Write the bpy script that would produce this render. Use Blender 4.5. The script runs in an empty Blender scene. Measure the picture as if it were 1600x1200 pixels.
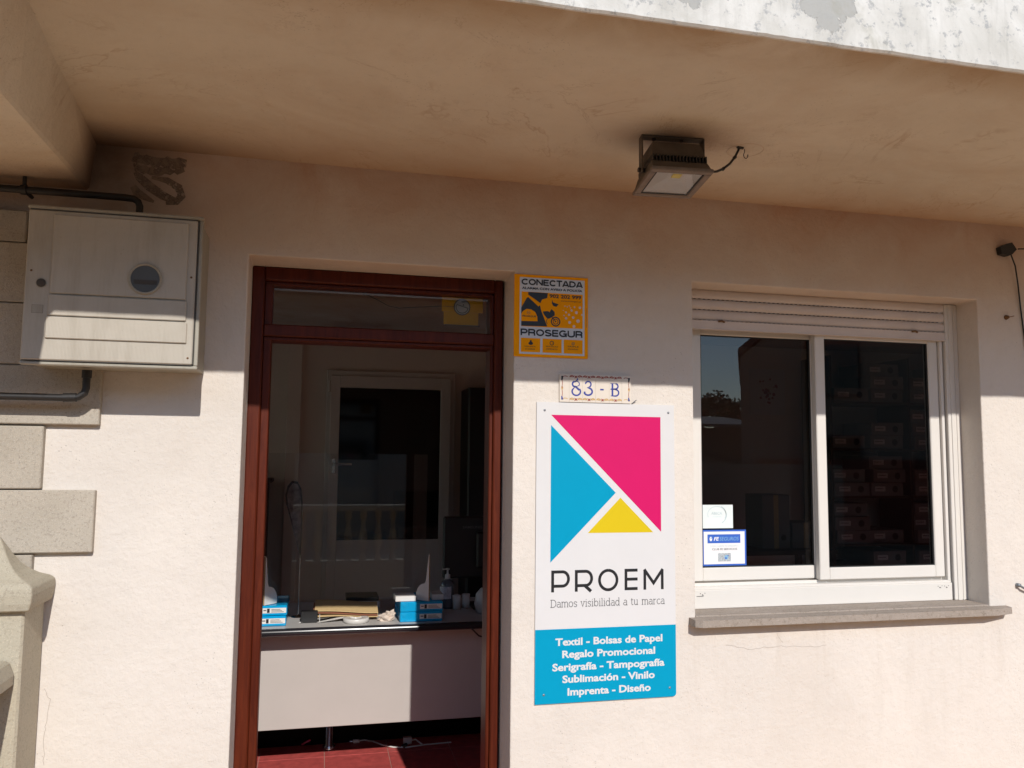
import bpy, bmesh, math, random
from math import pi, sin, cos, radians
from mathutils import Vector, Matrix, noise
random.seed(7)
sc = bpy.context.scene
COL = sc.collection

# ---------------------------------------------------------------- camera
cam_d = bpy.data.cameras.new('camera'); cam = bpy.data.objects.new('camera', cam_d); COL.objects.link(cam)
cam_d.sensor_width = 36.0; cam_d.lens = 28.33; cam_d.clip_start = 0.05; cam_d.clip_end = 500
R_ = Vector((0.97344582, -0.22869613, 0.0100651)); U_ = Vector((-0.03015572, -0.08452472, 0.99596496)); F_ = Vector((0.22692258, 0.96982145, 0.08917673))
cam.matrix_world = Matrix(((R_.x, U_.x, -F_.x, 0.0), (R_.y, U_.y, -F_.y, -2.651), (R_.z, U_.z, -F_.z, 1.6), (0, 0, 0, 1)))
sc.camera = cam

# ---------------------------------------------------------------- sky, sun, exposure
SUN_DIR = Vector((-0.075, 1.0, -0.637)).normalized()          # direction the light travels
world = bpy.data.worlds.new('World'); sc.world = world; world.use_nodes = True
wn = world.node_tree.nodes; wl = world.node_tree.links
sky = wn.new('ShaderNodeTexSky'); sky.sky_type = 'NISHITA'; sky.sun_disc = False
sky.sun_elevation = math.asin(-SUN_DIR.z); sky.sun_rotation = math.atan2(-SUN_DIR.x, -SUN_DIR.y)
sky.air_density = 1.0; sky.dust_density = 0.1; sky.ozone_density = 2.5
wl.new(sky.outputs[0], wn['Background'].inputs['Color']); wn['Background'].inputs['Strength'].default_value = 0.15
sun_d = bpy.data.lights.new('sun', 'SUN'); sun_d.energy = 3.0; sun_d.angle = radians(0.53); sun_d.color = (1.0, 0.955, 0.895)
sun = bpy.data.objects.new('sun', sun_d); COL.objects.link(sun); sun.location = (0, -6, 8)
sun.rotation_euler = SUN_DIR.to_track_quat('-Z', 'Y').to_euler()
sc.view_settings.view_transform = 'Standard'; sc.view_settings.look = 'None'
sc.view_settings.exposure = 0.41; sc.view_settings.gamma = 1.0; sc.view_settings.use_curve_mapping = False
sc.render.engine = 'CYCLES'
sc.cycles.max_bounces = 10; sc.cycles.diffuse_bounces = 5; sc.cycles.transparent_max_bounces = 16

# ---------------------------------------------------------------- materials
def new_mat(name):
    m = bpy.data.materials.new(name); m.use_nodes = True
    nt = m.node_tree; b = nt.nodes['Principled BSDF']
    return m, nt, b
def N(nt, t, **k):
    n = nt.nodes.new(t)
    for a, v in k.items():
        if a.startswith('i_'): n.inputs[a[2:].replace('_', ' ')].default_value = v
        else: setattr(n, a, v)
    return n
def noise_tex(nt, scale, detail=4, rough=0.55, vec=None, dist=0.0):
    n = N(nt, 'ShaderNodeTexNoise'); n.inputs['Scale'].default_value = scale; n.inputs['Detail'].default_value = detail
    n.inputs['Roughness'].default_value = rough; n.inputs['Distortion'].default_value = dist
    if vec is not None: nt.links.new(vec, n.inputs['Vector'])
    return n
def ramp(nt, fac, stops):
    r = N(nt, 'ShaderNodeValToRGB'); e = r.color_ramp.elements
    while len(e) < len(stops): e.new(0.5)
    for i, (p, c) in enumerate(stops):
        e[i].position = p; e[i].color = (c, c, c, 1) if not isinstance(c, tuple) else (*c, 1)
    nt.links.new(fac, r.inputs[0]); return r
def mixc(nt, fac, a, b, mode='MIX'):
    m = N(nt, 'ShaderNodeMix', data_type='RGBA', blend_type=mode)
    for sock, v in ((0, fac), (6, a), (7, b)):
        if isinstance(v, (int, float)): m.inputs[sock].default_value = v
        elif isinstance(v, tuple): m.inputs[sock].default_value = (*v, 1)
        else: nt.links.new(v, m.inputs[sock])
    return m.outputs[2]
def mathn(nt, op, a, b=0.0, clamp=False):
    m = N(nt, 'ShaderNodeMath', operation=op, use_clamp=clamp)
    for i, v in enumerate((a, b)):
        if isinstance(v, (int, float)): m.inputs[i].default_value = v
        else: nt.links.new(v, m.inputs[i])
    return m.outputs[0]
def world_pos(nt):
    return N(nt, 'ShaderNodeNewGeometry').outputs['Position']
def bump(nt, b, height, dist, strength=1.0, prev=None):
    n = N(nt, 'ShaderNodeBump'); n.inputs['Distance'].default_value = dist; n.inputs['Strength'].default_value = strength
    nt.links.new(height, n.inputs['Height'])
    if prev is not None: nt.links.new(prev, n.inputs['Normal'])
    nt.links.new(n.outputs[0], b.inputs['Normal']); return n.outputs[0]
def plain(name, col, rough=0.5, metal=0.0, var=0.06, vscale=9.0, bscale=None, bdist=0.0005, spec=0.5, coat=0.0):
    m, nt, b = new_mat(name); p = world_pos(nt)
    n = noise_tex(nt, vscale, 5, 0.6, p)
    c = mixc(nt, ramp(nt, n.outputs[0], [(0.3, 0.0), (0.7, 1.0)]).outputs[0], tuple(max(0, x*(1-var)) for x in col), tuple(min(1, x*(1+var)) for x in col))
    nt.links.new(c, b.inputs['Base Color'])
    b.inputs['Roughness'].default_value = rough; b.inputs['Metallic'].default_value = metal
    b.inputs['Specular IOR Level'].default_value = spec; b.inputs['Coat Weight'].default_value = coat
    if bscale: bump(nt, b, noise_tex(nt, bscale, 4, 0.6, p).outputs[0], bdist)
    return m

def plaster(name, col, stain_col=(0.42, 0.27, 0.16), mode='wall'):
    m, nt, b = new_mat(name); p = world_pos(nt)
    sep = N(nt, 'ShaderNodeSeparateXYZ'); nt.links.new(p, sep.inputs[0]); X, Y, Z = sep.outputs
    big = noise_tex(nt, 1.7, 5, 0.6, p, 0.4)
    c = mixc(nt, ramp(nt, big.outputs[0], [(0.3, 0.0), (0.72, 1.0)]).outputs[0], tuple(x*0.90 for x in col), tuple(min(1, x*1.02) for x in col))
    fine = noise_tex(nt, 26, 6, 0.7, p)
    c = mixc(nt, ramp(nt, fine.outputs[0], [(0.52, 0.0), (0.74, 0.45)]).outputs[0], c, tuple(x*0.84 for x in col))
    # small pits and flecks, in clusters
    pit = N(nt, 'ShaderNodeTexVoronoi'); pit.inputs['Scale'].default_value = 75; nt.links.new(p, pit.inputs['Vector'])
    cl = noise_tex(nt, 4.5, 3, 0.6, p)
    pm = mathn(nt, 'MULTIPLY', ramp(nt, pit.outputs['Distance'], [(0.05, 1.0), (0.16, 0.0)]).outputs[0], ramp(nt, cl.outputs[0], [(0.50, 0.0), (0.62, 1.0)]).outputs[0])
    c = mixc(nt, mathn(nt, 'MULTIPLY', pm, 0.6), c, tuple(x*0.35 for x in col))
    if mode == 'wall':
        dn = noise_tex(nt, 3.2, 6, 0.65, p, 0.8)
        # dirt with warm shade painted in under the slab and a darker corner beside the beam
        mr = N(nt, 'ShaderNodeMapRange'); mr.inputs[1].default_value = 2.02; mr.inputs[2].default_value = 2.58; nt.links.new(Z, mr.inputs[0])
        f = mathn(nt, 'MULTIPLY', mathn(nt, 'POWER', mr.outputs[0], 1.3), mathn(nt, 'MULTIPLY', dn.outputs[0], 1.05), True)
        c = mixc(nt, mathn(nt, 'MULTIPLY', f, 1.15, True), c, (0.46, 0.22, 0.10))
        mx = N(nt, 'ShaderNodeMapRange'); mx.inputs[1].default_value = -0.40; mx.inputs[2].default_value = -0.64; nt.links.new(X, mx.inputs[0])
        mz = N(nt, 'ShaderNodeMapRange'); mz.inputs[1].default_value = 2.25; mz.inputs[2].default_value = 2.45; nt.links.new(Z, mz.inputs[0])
        mpd = N(nt, 'ShaderNodeMapping'); mpd.inputs['Scale'].default_value = (1, 1, 0.09); nt.links.new(p, mpd.inputs[0])
        drip = noise_tex(nt, 16, 5, 0.6, mpd.outputs[0], 0.4)
        zb_ = N(nt, 'ShaderNodeMapRange'); zb_.inputs[1].default_value = 0.45; zb_.inputs[2].default_value = 1.02; nt.links.new(Z, zb_.inputs[0])
        zc_ = mathn(nt, 'LESS_THAN', Z, 1.025); xa_ = mathn(nt, 'GREATER_THAN', X, 1.25); xb_ = mathn(nt, 'LESS_THAN', X, 2.58)
        fd = mathn(nt, 'MULTIPLY', mathn(nt, 'MULTIPLY', zb_.outputs[0], zc_), mathn(nt, 'MULTIPLY', xa_, xb_))
        c = mixc(nt, mathn(nt, 'MULTIPLY', fd, ramp(nt, drip.outputs[0], [(0.52, 0.0), (0.72, 0.28)]).outputs[0]), c, (0.45, 0.38, 0.30))
        blot = noise_tex(nt, 0.9, 8, 0.7, p, 1.5)
        c = mixc(nt, ramp(nt, blot.outputs[0], [(0.52, 0.0), (0.56, 0.12), (0.7, 0.2)]).outputs[0], c, (0.58, 0.50, 0.42))
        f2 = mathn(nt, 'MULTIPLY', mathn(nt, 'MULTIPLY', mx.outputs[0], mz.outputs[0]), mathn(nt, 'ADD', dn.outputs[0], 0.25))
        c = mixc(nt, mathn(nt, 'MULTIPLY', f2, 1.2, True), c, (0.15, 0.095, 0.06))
    if mode == 'soffit':
        mp = N(nt, 'ShaderNodeMapping'); mp.inputs['Scale'].default_value = (1.0, 1.7, 1.0); nt.links.new(p, mp.inputs[0])
        sn = noise_tex(nt, 1.5, 7, 0.62, mp.outputs[0], 1.2)
        c = mixc(nt, ramp(nt, sn.outputs[0], [(0.46, 0.0), (0.75, 0.34)]).outputs[0], c, stain_col)
        for nz, lo_, w_, am, cc2 in ((noise_tex(nt, 2.1, 5, 0.55, p, 1.0), 0.60, 0.006, 0.35, (0.34, 0.21, 0.11)), (noise_tex(nt, 1.1, 8, 0.7, p, 2.2), 0.50, 0.0022, 0.45, (0.30, 0.20, 0.12))):
            line = ramp(nt, nz.outputs[0], [(lo_-w_*3, 0.0), (lo_-w_*0.3, 1.0), (lo_+w_*0.3, 0.9), (lo_+w_, 0.0)]).outputs[0]
            brk_ = ramp(nt, noise_tex(nt, 3.3, 3, 0.6, p).outputs[0], [(0.46, 0.0), (0.60, 1.0)]).outputs[0]
            c = mixc(nt, mathn(nt, 'MULTIPLY', mathn(nt, 'MULTIPLY', line, brk_), am), c, cc2)
        # brown tide mark along the front edge, dirt and painted-in shade along the wall, brown patch above the floodlight
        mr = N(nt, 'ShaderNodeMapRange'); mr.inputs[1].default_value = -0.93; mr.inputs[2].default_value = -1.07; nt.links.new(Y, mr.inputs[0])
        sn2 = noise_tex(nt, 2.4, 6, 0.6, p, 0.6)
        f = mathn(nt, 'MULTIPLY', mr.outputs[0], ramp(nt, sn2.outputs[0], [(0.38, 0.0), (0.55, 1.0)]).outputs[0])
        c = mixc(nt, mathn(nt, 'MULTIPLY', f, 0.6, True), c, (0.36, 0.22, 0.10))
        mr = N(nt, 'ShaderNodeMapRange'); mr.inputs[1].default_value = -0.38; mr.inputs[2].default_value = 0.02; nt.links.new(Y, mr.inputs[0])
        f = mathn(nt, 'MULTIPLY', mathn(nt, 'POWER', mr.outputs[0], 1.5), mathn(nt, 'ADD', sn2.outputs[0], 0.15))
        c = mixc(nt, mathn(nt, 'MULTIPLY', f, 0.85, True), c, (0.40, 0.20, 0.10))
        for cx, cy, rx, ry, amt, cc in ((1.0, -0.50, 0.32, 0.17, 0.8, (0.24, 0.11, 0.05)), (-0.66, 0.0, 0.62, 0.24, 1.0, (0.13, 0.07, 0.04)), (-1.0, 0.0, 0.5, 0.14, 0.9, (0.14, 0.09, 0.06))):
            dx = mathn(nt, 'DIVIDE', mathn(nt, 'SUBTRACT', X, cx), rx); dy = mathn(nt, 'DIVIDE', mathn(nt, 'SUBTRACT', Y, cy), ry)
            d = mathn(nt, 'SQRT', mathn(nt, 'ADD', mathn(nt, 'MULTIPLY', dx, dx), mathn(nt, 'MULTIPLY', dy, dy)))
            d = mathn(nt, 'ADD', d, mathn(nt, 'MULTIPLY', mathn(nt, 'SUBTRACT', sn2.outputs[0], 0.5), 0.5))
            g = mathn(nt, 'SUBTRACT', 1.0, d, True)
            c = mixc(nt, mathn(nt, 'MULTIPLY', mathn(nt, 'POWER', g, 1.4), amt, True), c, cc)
    nt.links.new(c, b.inputs['Base Color'])
    b.inputs['Roughness'].default_value = 0.92; b.inputs['Specular IOR Level'].default_value = 0.2
    n1 = bump(nt, b, noise_tex(nt, 6.5, 4, 0.55, p).outputs[0], 0.010, 0.6)
    n2 = bump(nt, b, noise_tex(nt, 48, 6, 0.7, p).outputs[0], 0.0042, 0.85, n1)
    inv = mathn(nt, 'SUBTRACT', 1.0, pm)
    bump(nt, b, inv, 0.0012, 0.6, n2)
    return m

def fascia_mat():
    m, nt, b = new_mat('weathered_fascia_paint'); p = world_pos(nt)
    n1 = noise_tex(nt, 1.6, 9, 0.74, p, 0.5); n2 = noise_tex(nt, 38, 6, 0.75, p); n3 = noise_tex(nt, 5.5, 6, 0.7, p, 0.5)
    c = mixc(nt, ramp(nt, n3.outputs[0], [(0.35, 0.0), (0.7, 1.0)]).outputs[0], (0.56, 0.53, 0.47), (0.76, 0.725, 0.665))
    c = mixc(nt, ramp(nt, n2.outputs[0], [(0.55, 0.0), (0.64, 1.0)]).outputs[0], c, (0.40, 0.39, 0.37))
    big = ramp(nt, n1.outputs[0], [(0.615, 0.0), (0.625, 1.0)]).outputs[0]
    spk = mathn(nt, 'MULTIPLY', ramp(nt, n1.outputs[0], [(0.53, 0.0), (0.66, 1.0)]).outputs[0], ramp(nt, n2.outputs[0], [(0.52, 0.0), (0.56, 1.0)]).outputs[0])
    sep = N(nt, 'ShaderNodeSeparateXYZ'); nt.links.new(p, sep.inputs[0])
    en = noise_tex(nt, 14, 7, 0.7, p, 0.4)
    for cx, cz, rx, rz in ((1.115, 2.66, 0.055, 0.052), (1.075, 2.635, 0.05, 0.03), (1.10, 2.60, 0.03, 0.03), (0.76, 2.64, 0.04, 0.05), (2.1, 2.8, 0.12, 0.07)):
        dx = mathn(nt, 'DIVIDE', mathn(nt, 'SUBTRACT', sep.outputs[0], cx), rx); dz = mathn(nt, 'DIVIDE', mathn(nt, 'SUBTRACT', sep.outputs[2], cz), rz)
        d = mathn(nt, 'SQRT', mathn(nt, 'ADD', mathn(nt, 'MULTIPLY', dx, dx), mathn(nt, 'MULTIPLY', dz, dz)))
        d = mathn(nt, 'ADD', d, mathn(nt, 'MULTIPLY', mathn(nt, 'SUBTRACT', en.outputs[0], 0.5), 2.6))
        big = mathn(nt, 'MAXIMUM', big, ramp(nt, d, [(0.92, 1.0), (0.96, 0.0)]).outputs[0])
    mask = mathn(nt, 'MAXIMUM', big, spk)
    mp2 = N(nt, 'ShaderNodeMapping'); mp2.inputs['Scale'].default_value = (1.0, 1.0, 0.12); nt.links.new(p, mp2.inputs[0])
    stv = noise_tex(nt, 30, 4, 0.6, mp2.outputs[0])
    c = mixc(nt, ramp(nt, stv.outputs[0], [(0.55, 0.0), (0.75, 0.45)]).outputs[0], c, (0.38, 0.36, 0.31))
    c = mixc(nt, mathn(nt, 'MULTIPLY', mask, 0.9), c, (0.40, 0.385, 0.35))
    gr = noise_tex(nt, 3.6, 5, 0.7, p, 0.6)
    c = mixc(nt, ramp(nt, gr.outputs[0], [(0.58, 0.0), (0.72, 0.5)]).outputs[0], c, (0.27, 0.25, 0.16))
    nt.links.new(c, b.inputs['Base Color']); b.inputs['Roughness'].default_value = 0.9
    h = mathn(nt, 'SUBTRACT', mathn(nt, 'MULTIPLY', n2.outputs[0], 0.5), mathn(nt, 'MULTIPLY', mask, 0.6))
    bump(nt, b, h, 0.003, 0.8)
    return m
def granite(name, c1, c2, speck, scale=90):
    m, nt, b = new_mat(name); p = world_pos(nt)
    n = noise_tex(nt, scale, 4, 0.8, p); n0 = noise_tex(nt, 3.0, 4, 0.6, p)
    c = mixc(nt, ramp(nt, n0.outputs[0], [(0.3, 0.0), (0.7, 1.0)]).outputs[0], c1, c2)
    c = mixc(nt, ramp(nt, n.outputs[0], [(0.53, 0.0), (0.64, 0.85)]).outputs[0], c, speck)
    v = N(nt, 'ShaderNodeTexVoronoi'); v.inputs['Scale'].default_value = scale*1.6; nt.links.new(p, v.inputs['Vector'])
    c = mixc(nt, ramp(nt, v.outputs['Distance'], [(0.1, 0.5), (0.3, 0.0)]).outputs[0], c, tuple(min(1, x*1.5) for x in c2))
    oi = N(nt, 'ShaderNodeObjectInfo'); st_ = noise_tex(nt, 7, 5, 0.65, p, 0.5)
    hs = N(nt, 'ShaderNodeHueSaturation'); nt.links.new(c, hs.inputs['Color'])
    nt.links.new(mathn(nt, 'ADD', mathn(nt, 'ADD', 0.84, mathn(nt, 'MULTIPLY', oi.outputs['Random'], 0.14)), mathn(nt, 'MULTIPLY', st_.outputs[0], 0.18)), hs.inputs['Value'])
    nt.links.new(hs.outputs[0], b.inputs['Base Color']); b.inputs['Roughness'].default_value = 0.85
    bump(nt, b, n.outputs[0], 0.0022, 0.8)
    return m
def wood_mat(name, dark, light, rough=0.42, axis='Z'):
    m, nt, b = new_mat(name); p = world_pos(nt)
    mp = N(nt, 'ShaderNodeMapping'); mp.inputs['Scale'].default_value = (1, 1, 0.06) if axis == 'Z' else (0.06, 1, 1); nt.links.new(p, mp.inputs[0])
    n = noise_tex(nt, 70, 6, 0.7, mp.outputs[0], 0.8); w = noise_tex(nt, 240, 3, 0.6, mp.outputs[0])
    c = mixc(nt, ramp(nt, n.outputs[0], [(0.35, 0.0), (0.65, 1.0)]).outputs[0], dark, light)
    c = mixc(nt, ramp(nt, w.outputs[0], [(0.6, 0.0), (0.75, 0.5)]).outputs[0], c, tuple(x*0.4 for x in dark))
    nt.links.new(c, b.inputs['Base Color']); b.inputs['Roughness'].default_value = rough; b.inputs['Specular IOR Level'].default_value = 0.22
    bump(nt, b, n.outputs[0], 0.0006, 0.5)
    return m
def streaked(name, col, dirt, amt=0.5, rough=0.5):
    m, nt, b = new_mat(name); p = world_pos(nt)
    mp = N(nt, 'ShaderNodeMapping'); mp.inputs['Scale'].default_value = (1, 1, 0.10); nt.links.new(p, mp.inputs[0])
    s1_ = noise_tex(nt, 26, 5, 0.65, mp.outputs[0], 0.3); s2_ = noise_tex(nt, 5, 5, 0.65, p, 0.5); s3_ = noise_tex(nt, 160, 3, 0.7, p)
    c = mixc(nt, mathn(nt, 'MULTIPLY', ramp(nt, s1_.outputs[0], [(0.48, 0.0), (0.72, 1.0)]).outputs[0], amt), col, dirt)
    c = mixc(nt, mathn(nt, 'MULTIPLY', ramp(nt, s2_.outputs[0], [(0.45, 0.0), (0.75, 1.0)]).outputs[0], amt*0.8), c, dirt)
    c = mixc(nt, ramp(nt, s3_.outputs[0], [(0.66, 0.0), (0.74, 0.5)]).outputs[0], c, tuple(x*0.5 for x in dirt))
    nt.links.new(c, b.inputs['Base Color']); b.inputs['Roughness'].default_value = rough
    wv = N(nt, 'ShaderNodeTexWave'); wv.inputs['Scale'].default_value = 90; wv.bands_direction = 'X'; nt.links.new(p, wv.inputs['Vector'])
    bump(nt, b, wv.outputs[0], 0.0004, 0.5)
    return m
def glass_mat(name, tint, refl=1.8):
    m, nt, b = new_mat(name); nt.nodes.remove(b); out = nt.nodes['Material Output']
    tr = N(nt, 'ShaderNodeBsdfTransparent'); tr.inputs[0].default_value = (*tint, 1)
    tr2 = N(nt, 'ShaderNodeBsdfTransparent')
    gl = N(nt, 'ShaderNodeBsdfGlossy'); gl.inputs['Roughness'].default_value = 0.0; gl.inputs[0].default_value = (1, 1, 1, 1)
    fr = N(nt, 'ShaderNodeFresnel'); fr.inputs[0].default_value = 1.5
    f = mathn(nt, 'MULTIPLY', fr.outputs[0], refl, True)
    mx = N(nt, 'ShaderNodeMixShader'); nt.links.new(f, mx.inputs[0]); nt.links.new(tr.outputs[0], mx.inputs[1]); nt.links.new(gl.outputs[0], mx.inputs[2])
    geo = N(nt, 'ShaderNodeNewGeometry')
    m2 = N(nt, 'ShaderNodeMixShader'); nt.links.new(geo.outputs['Backfacing'], m2.inputs[0]); nt.links.new(mx.outputs[0], m2.inputs[1]); nt.links.new(tr2.outputs[0], m2.inputs[2])
    nt.links.new(m2.outputs[0], out.inputs[0])
    return m

WALLC = (0.695, 0.635, 0.57)
M = {}
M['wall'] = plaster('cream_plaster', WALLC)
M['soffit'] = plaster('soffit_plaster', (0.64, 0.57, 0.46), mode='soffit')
M['inwall'] = plain('interior_paint', (0.76, 0.68, 0.60), 0.85, var=0.04, vscale=3, bscale=60)
M['fascia'] = fascia_mat()
M['stone'] = granite('granite_quoin', (0.38, 0.335, 0.27), (0.46, 0.41, 0.34), (0.29, 0.25, 0.205), 150)
M['cast'] = granite('cast_stone', (0.42, 0.375, 0.285), (0.47, 0.42, 0.32), (0.32, 0.28, 0.215), 130)
M['sill'] = granite('marble_sill', (0.31, 0.26, 0.215), (0.36, 0.305, 0.26), (0.20, 0.16, 0.125), 90)
M['mortar'] = plain('grey_mortar', (0.17, 0.125, 0.095), 0.95, var=0.25, vscale=25, bscale=120, bdist=0.003)
def smear_mat():
    m, nt, b = new_mat('worn_mortar_smear'); p = world_pos(nt)
    n = noise_tex(nt, 70, 6, 0.75, p, 0.6); n2 = noise_tex(nt, 18, 5, 0.6, p, 1.0)
    c = mixc(nt, ramp(nt, n2.outputs[0], [(0.3, 0.0), (0.7, 1.0)]).outputs[0], (0.15, 0.11, 0.08), (0.27, 0.20, 0.15))
    nt.links.new(c, b.inputs['Base Color']); b.inputs['Roughness'].default_value = 0.95
    a = mathn(nt, 'ADD', mathn(nt, 'MULTIPLY', n.outputs[0], 0.6), mathn(nt, 'MULTIPLY', n2.outputs[0], 0.5))
    nt.links.new(ramp(nt, a, [(0.43, 0.0), (0.56, 1.0)]).outputs[0], b.inputs['Alpha'])
    bump(nt, b, n.outputs[0], 0.004, 0.8); return m
M['mortar'] = smear_mat()
M['crack'] = plain('crack_line', (0.40, 0.34, 0.29), 0.95)  # tone of the hairline cracks
M['wood'] = wood_mat('mahogany_stain', (0.062, 0.0085, 0.003), (0.108, 0.0185, 0.006))
M['wood_leaf'] = wood_mat('mahogany_leaf', (0.085, 0.013, 0.006), (0.12, 0.020, 0.009), 0.4)
M['white_alu'] = plain('white_lacquered_aluminium', (0.69, 0.655, 0.605), 0.32, var=0.02, vscale=4)
M['shut'] = plain('shutter_slat', (0.66, 0.58, 0.53), 0.45, var=0.05, vscale=14)
M['gasket'] = plain('black_gasket', (0.02, 0.02, 0.02), 0.7)
M['glass'] = glass_mat('window_glass', (0.24, 0.25, 0.25), 1.15)
M['glass_clear'] = glass_mat('clear_glass', (0.9, 0.9, 0.89), 1.9)
M['acrylic'] = glass_mat('acrylic_sheet', (0.93, 0.93, 0.92), 1.9)
M['dark_glass'] = plain('dark_interior_glass', (0.008, 0.009, 0.009), 0.06, spec=0.5)
M['black'] = plain('black_plastic', (0.012, 0.012, 0.013), 0.4)
M['shade_black'] = plain('desk_shade_black', (0.004, 0.004, 0.004), 0.9, spec=0.1)  # near-black painted in for the shade under the desk
M['blackgloss'] = plain('black_gloss_edge', (0.02, 0.02, 0.024), 0.16)
M['sight'] = plain('dusty_sight_glass', (0.07, 0.068, 0.06), 0.35)
M['iron'] = plain('dark_iron_pipe', (0.014, 0.012, 0.011), 0.55, bscale=90)
M['chrome'] = plain('brushed_steel', (0.62, 0.62, 0.63), 0.22, 1.0)
M['box_shell'] = streaked('cabinet_polyester_shell', (0.36, 0.335, 0.275), (0.23, 0.195, 0.14), 0.5, 0.6)
M['box_door'] = streaked('cabinet_door_polyester', (0.44, 0.40, 0.335), (0.28, 0.24, 0.18), 0.45, 0.55)
M['seam'] = plain('dark_seam', (0.06, 0.055, 0.05), 0.8)
M['lamp_housing'] = plain('weathered_grey_housing', (0.105, 0.082, 0.06), 0.6, var=0.2, vscale=22, bscale=80)
M['lamp_frame'] = plain('weathered_lamp_frame', (0.19, 0.15, 0.12), 0.55, var=0.2, vscale=30, bscale=90)
M['reflector'] = plain('satin_reflector', (0.72, 0.70, 0.66), 0.35, 0.7)
M['led'] = plain('yellow_led_chip', (0.75, 0.62, 0.03), 0.4)
M['sign_white'] = plain('sign_white_print', (0.635, 0.625, 0.62), 0.5, var=0.015, spec=0.25)
M['magenta'] = plain('magenta_print', (0.58, 0.006, 0.115), 0.45, spec=0.2, var=0.02)
M['cyan'] = plain('cyan_print', (0.0, 0.285, 0.47), 0.45, spec=0.1, var=0.02)
M['yellow'] = plain('yellow_print', (0.62, 0.46, 0.008), 0.45, spec=0.2, var=0.02)
M['ink'] = plain('black_ink', (0.012, 0.012, 0.014), 0.4)
M['ink_thin'] = plain('grey_ink', (0.10, 0.10, 0.10), 0.4)
M['screw'] = plain('screw_head', (0.22, 0.24, 0.26), 0.4, 0.6)
M['amber'] = plain('amber_print', (0.95, 0.37, 0.0), 0.5, var=0.02, spec=0.08)
M['amber_shaded'] = plain('shaded_amber_print', (0.44, 0.23, 0.005), 0.6, spec=0.1)  # amber with the shade behind the pane put into its colour
M['shaded_paper'] = plain('shaded_sticker_paper', (0.30, 0.29, 0.27), 0.7)  # sticker paper, darkened the same way for sitting behind glass
M['sign_grey'] = plain('pale_grey_print', (0.62, 0.66, 0.72), 0.4, var=0.02)
M['lilac'] = plain('lilac_dot_print', (0.72, 0.56, 0.55), 0.4)
M['tile'] = plain('glazed_white_tile', (0.70, 0.63, 0.55), 0.15, var=0.03)
M['tile_blue'] = plain('blue_glaze', (0.055, 0.07, 0.29), 0.2, var=0.15, vscale=120)
M['tile_blue_pale'] = plain('pale_blue_glaze', (0.35, 0.40, 0.60), 0.2)
M['tile_rust'] = plain('rust_glaze', (0.33, 0.10, 0.07), 0.25, var=0.3, vscale=150)
M['tile_ochre'] = plain('ochre_glaze', (0.55, 0.36, 0.16), 0.25, var=0.3, vscale=150)
M['stk_white'] = plain('sticker_paper', (0.70, 0.755, 0.74), 0.5, var=0.03)
M['stk_paper'] = plain('sticker_white', (0.78, 0.76, 0.76), 0.45, var=0.02)
M['stk_blue'] = plain('sticker_blue', (0.035, 0.12, 0.50), 0.4)
M['stk_pale'] = plain('sticker_pale_print', (0.47, 0.56, 0.58), 0.5)
M['stk_sky'] = plain('sticker_sky_print', (0.22, 0.42, 0.60), 0.5)
M['photo'] = plain('sticker_photo_print', (0.40, 0.43, 0.45), 0.5, var=0.5, vscale=260)
M['floor_tile'] = plain('red_ceramic_tile', (0.47, 0.080, 0.072), 0.5, var=0.22, vscale=22)
M['grout'] = plain('pink_grout', (0.50, 0.25, 0.20), 0.9)
M['terracotta'] = plain('terracotta_paving', (0.61, 0.36, 0.18), 0.8, var=0.12, vscale=6, bscale=60)
M['asphalt'] = plain('asphalt', (0.36, 0.245, 0.145), 0.9, var=0.2, vscale=30, bscale=120, bdist=0.003)
M['earth'] = plain('dry_ground', (0.34, 0.27, 0.18), 0.95, var=0.2, vscale=2)
M['desk_top'] = plain('grey_laminate', (0.50, 0.48, 0.46), 0.4, var=0.03)
M['desk_panel'] = plain('white_laminate_panel', (0.47, 0.43, 0.40), 0.45, var=0.02)
M['ream'] = plain('blue_ream_wrapper', (0.0, 0.32, 0.62), 0.25, var=0.06, vscale=25)
M['ream_dark'] = plain('ream_end_fold', (0.05, 0.06, 0.08), 0.4)
M['paper'] = plain('white_paper', (0.70, 0.68, 0.65), 0.7, var=0.03)
M['foot'] = plain('white_board', (0.74, 0.72, 0.70), 0.5)
M['mdf'] = plain('raw_board_edge', (0.42, 0.27, 0.14), 0.8)
M['kraft'] = plain('kraft_paper', (0.60, 0.43, 0.21), 0.7, var=0.06, vscale=40)
M['kraft_dark'] = plain('kraft_inside', (0.28, 0.11, 0.06), 0.8)
M['tissue'] = plain('crumpled_paper', (0.62, 0.52, 0.44), 0.85, var=0.06)
M['banner'] = plain('banner_fabric', (0.17, 0.15, 0.15), 0.8, var=0.8, vscale=26)
M['bottle'] = plain('translucent_bottle', (0.10, 0.11, 0.13), 0.2)
M['label'] = plain('bottle_label', (0.62, 0.58, 0.62), 0.5, var=0.3, vscale=90)
M['white_pl'] = plain('white_plastic', (0.62, 0.60, 0.57), 0.35, var=0.03)
M['pink'] = plain('pink_plastic', (0.45, 0.04, 0.10), 0.4)
M['brown_wood'] = plain('dark_brown_wood', (0.06, 0.035, 0.02), 0.5, var=0.3)
M['carton'] = plain('archive_cardboard', (0.24, 0.245, 0.235), 0.8, var=0.06)
M['pinkprint'] = plain('pink_print', (0.45, 0.12, 0.15), 0.7)
M['bldg'] = plain('render_grey_facade', (0.24, 0.205, 0.17), 0.9, var=0.12, vscale=1.2)
M['roof'] = plain('dark_slate_roof', (0.07, 0.065, 0.065), 0.8, var=0.2, vscale=2)
M['shed_roof'] = plain('pale_sheet_roof', (0.26, 0.26, 0.25), 0.6, var=0.1, vscale=2)
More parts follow.
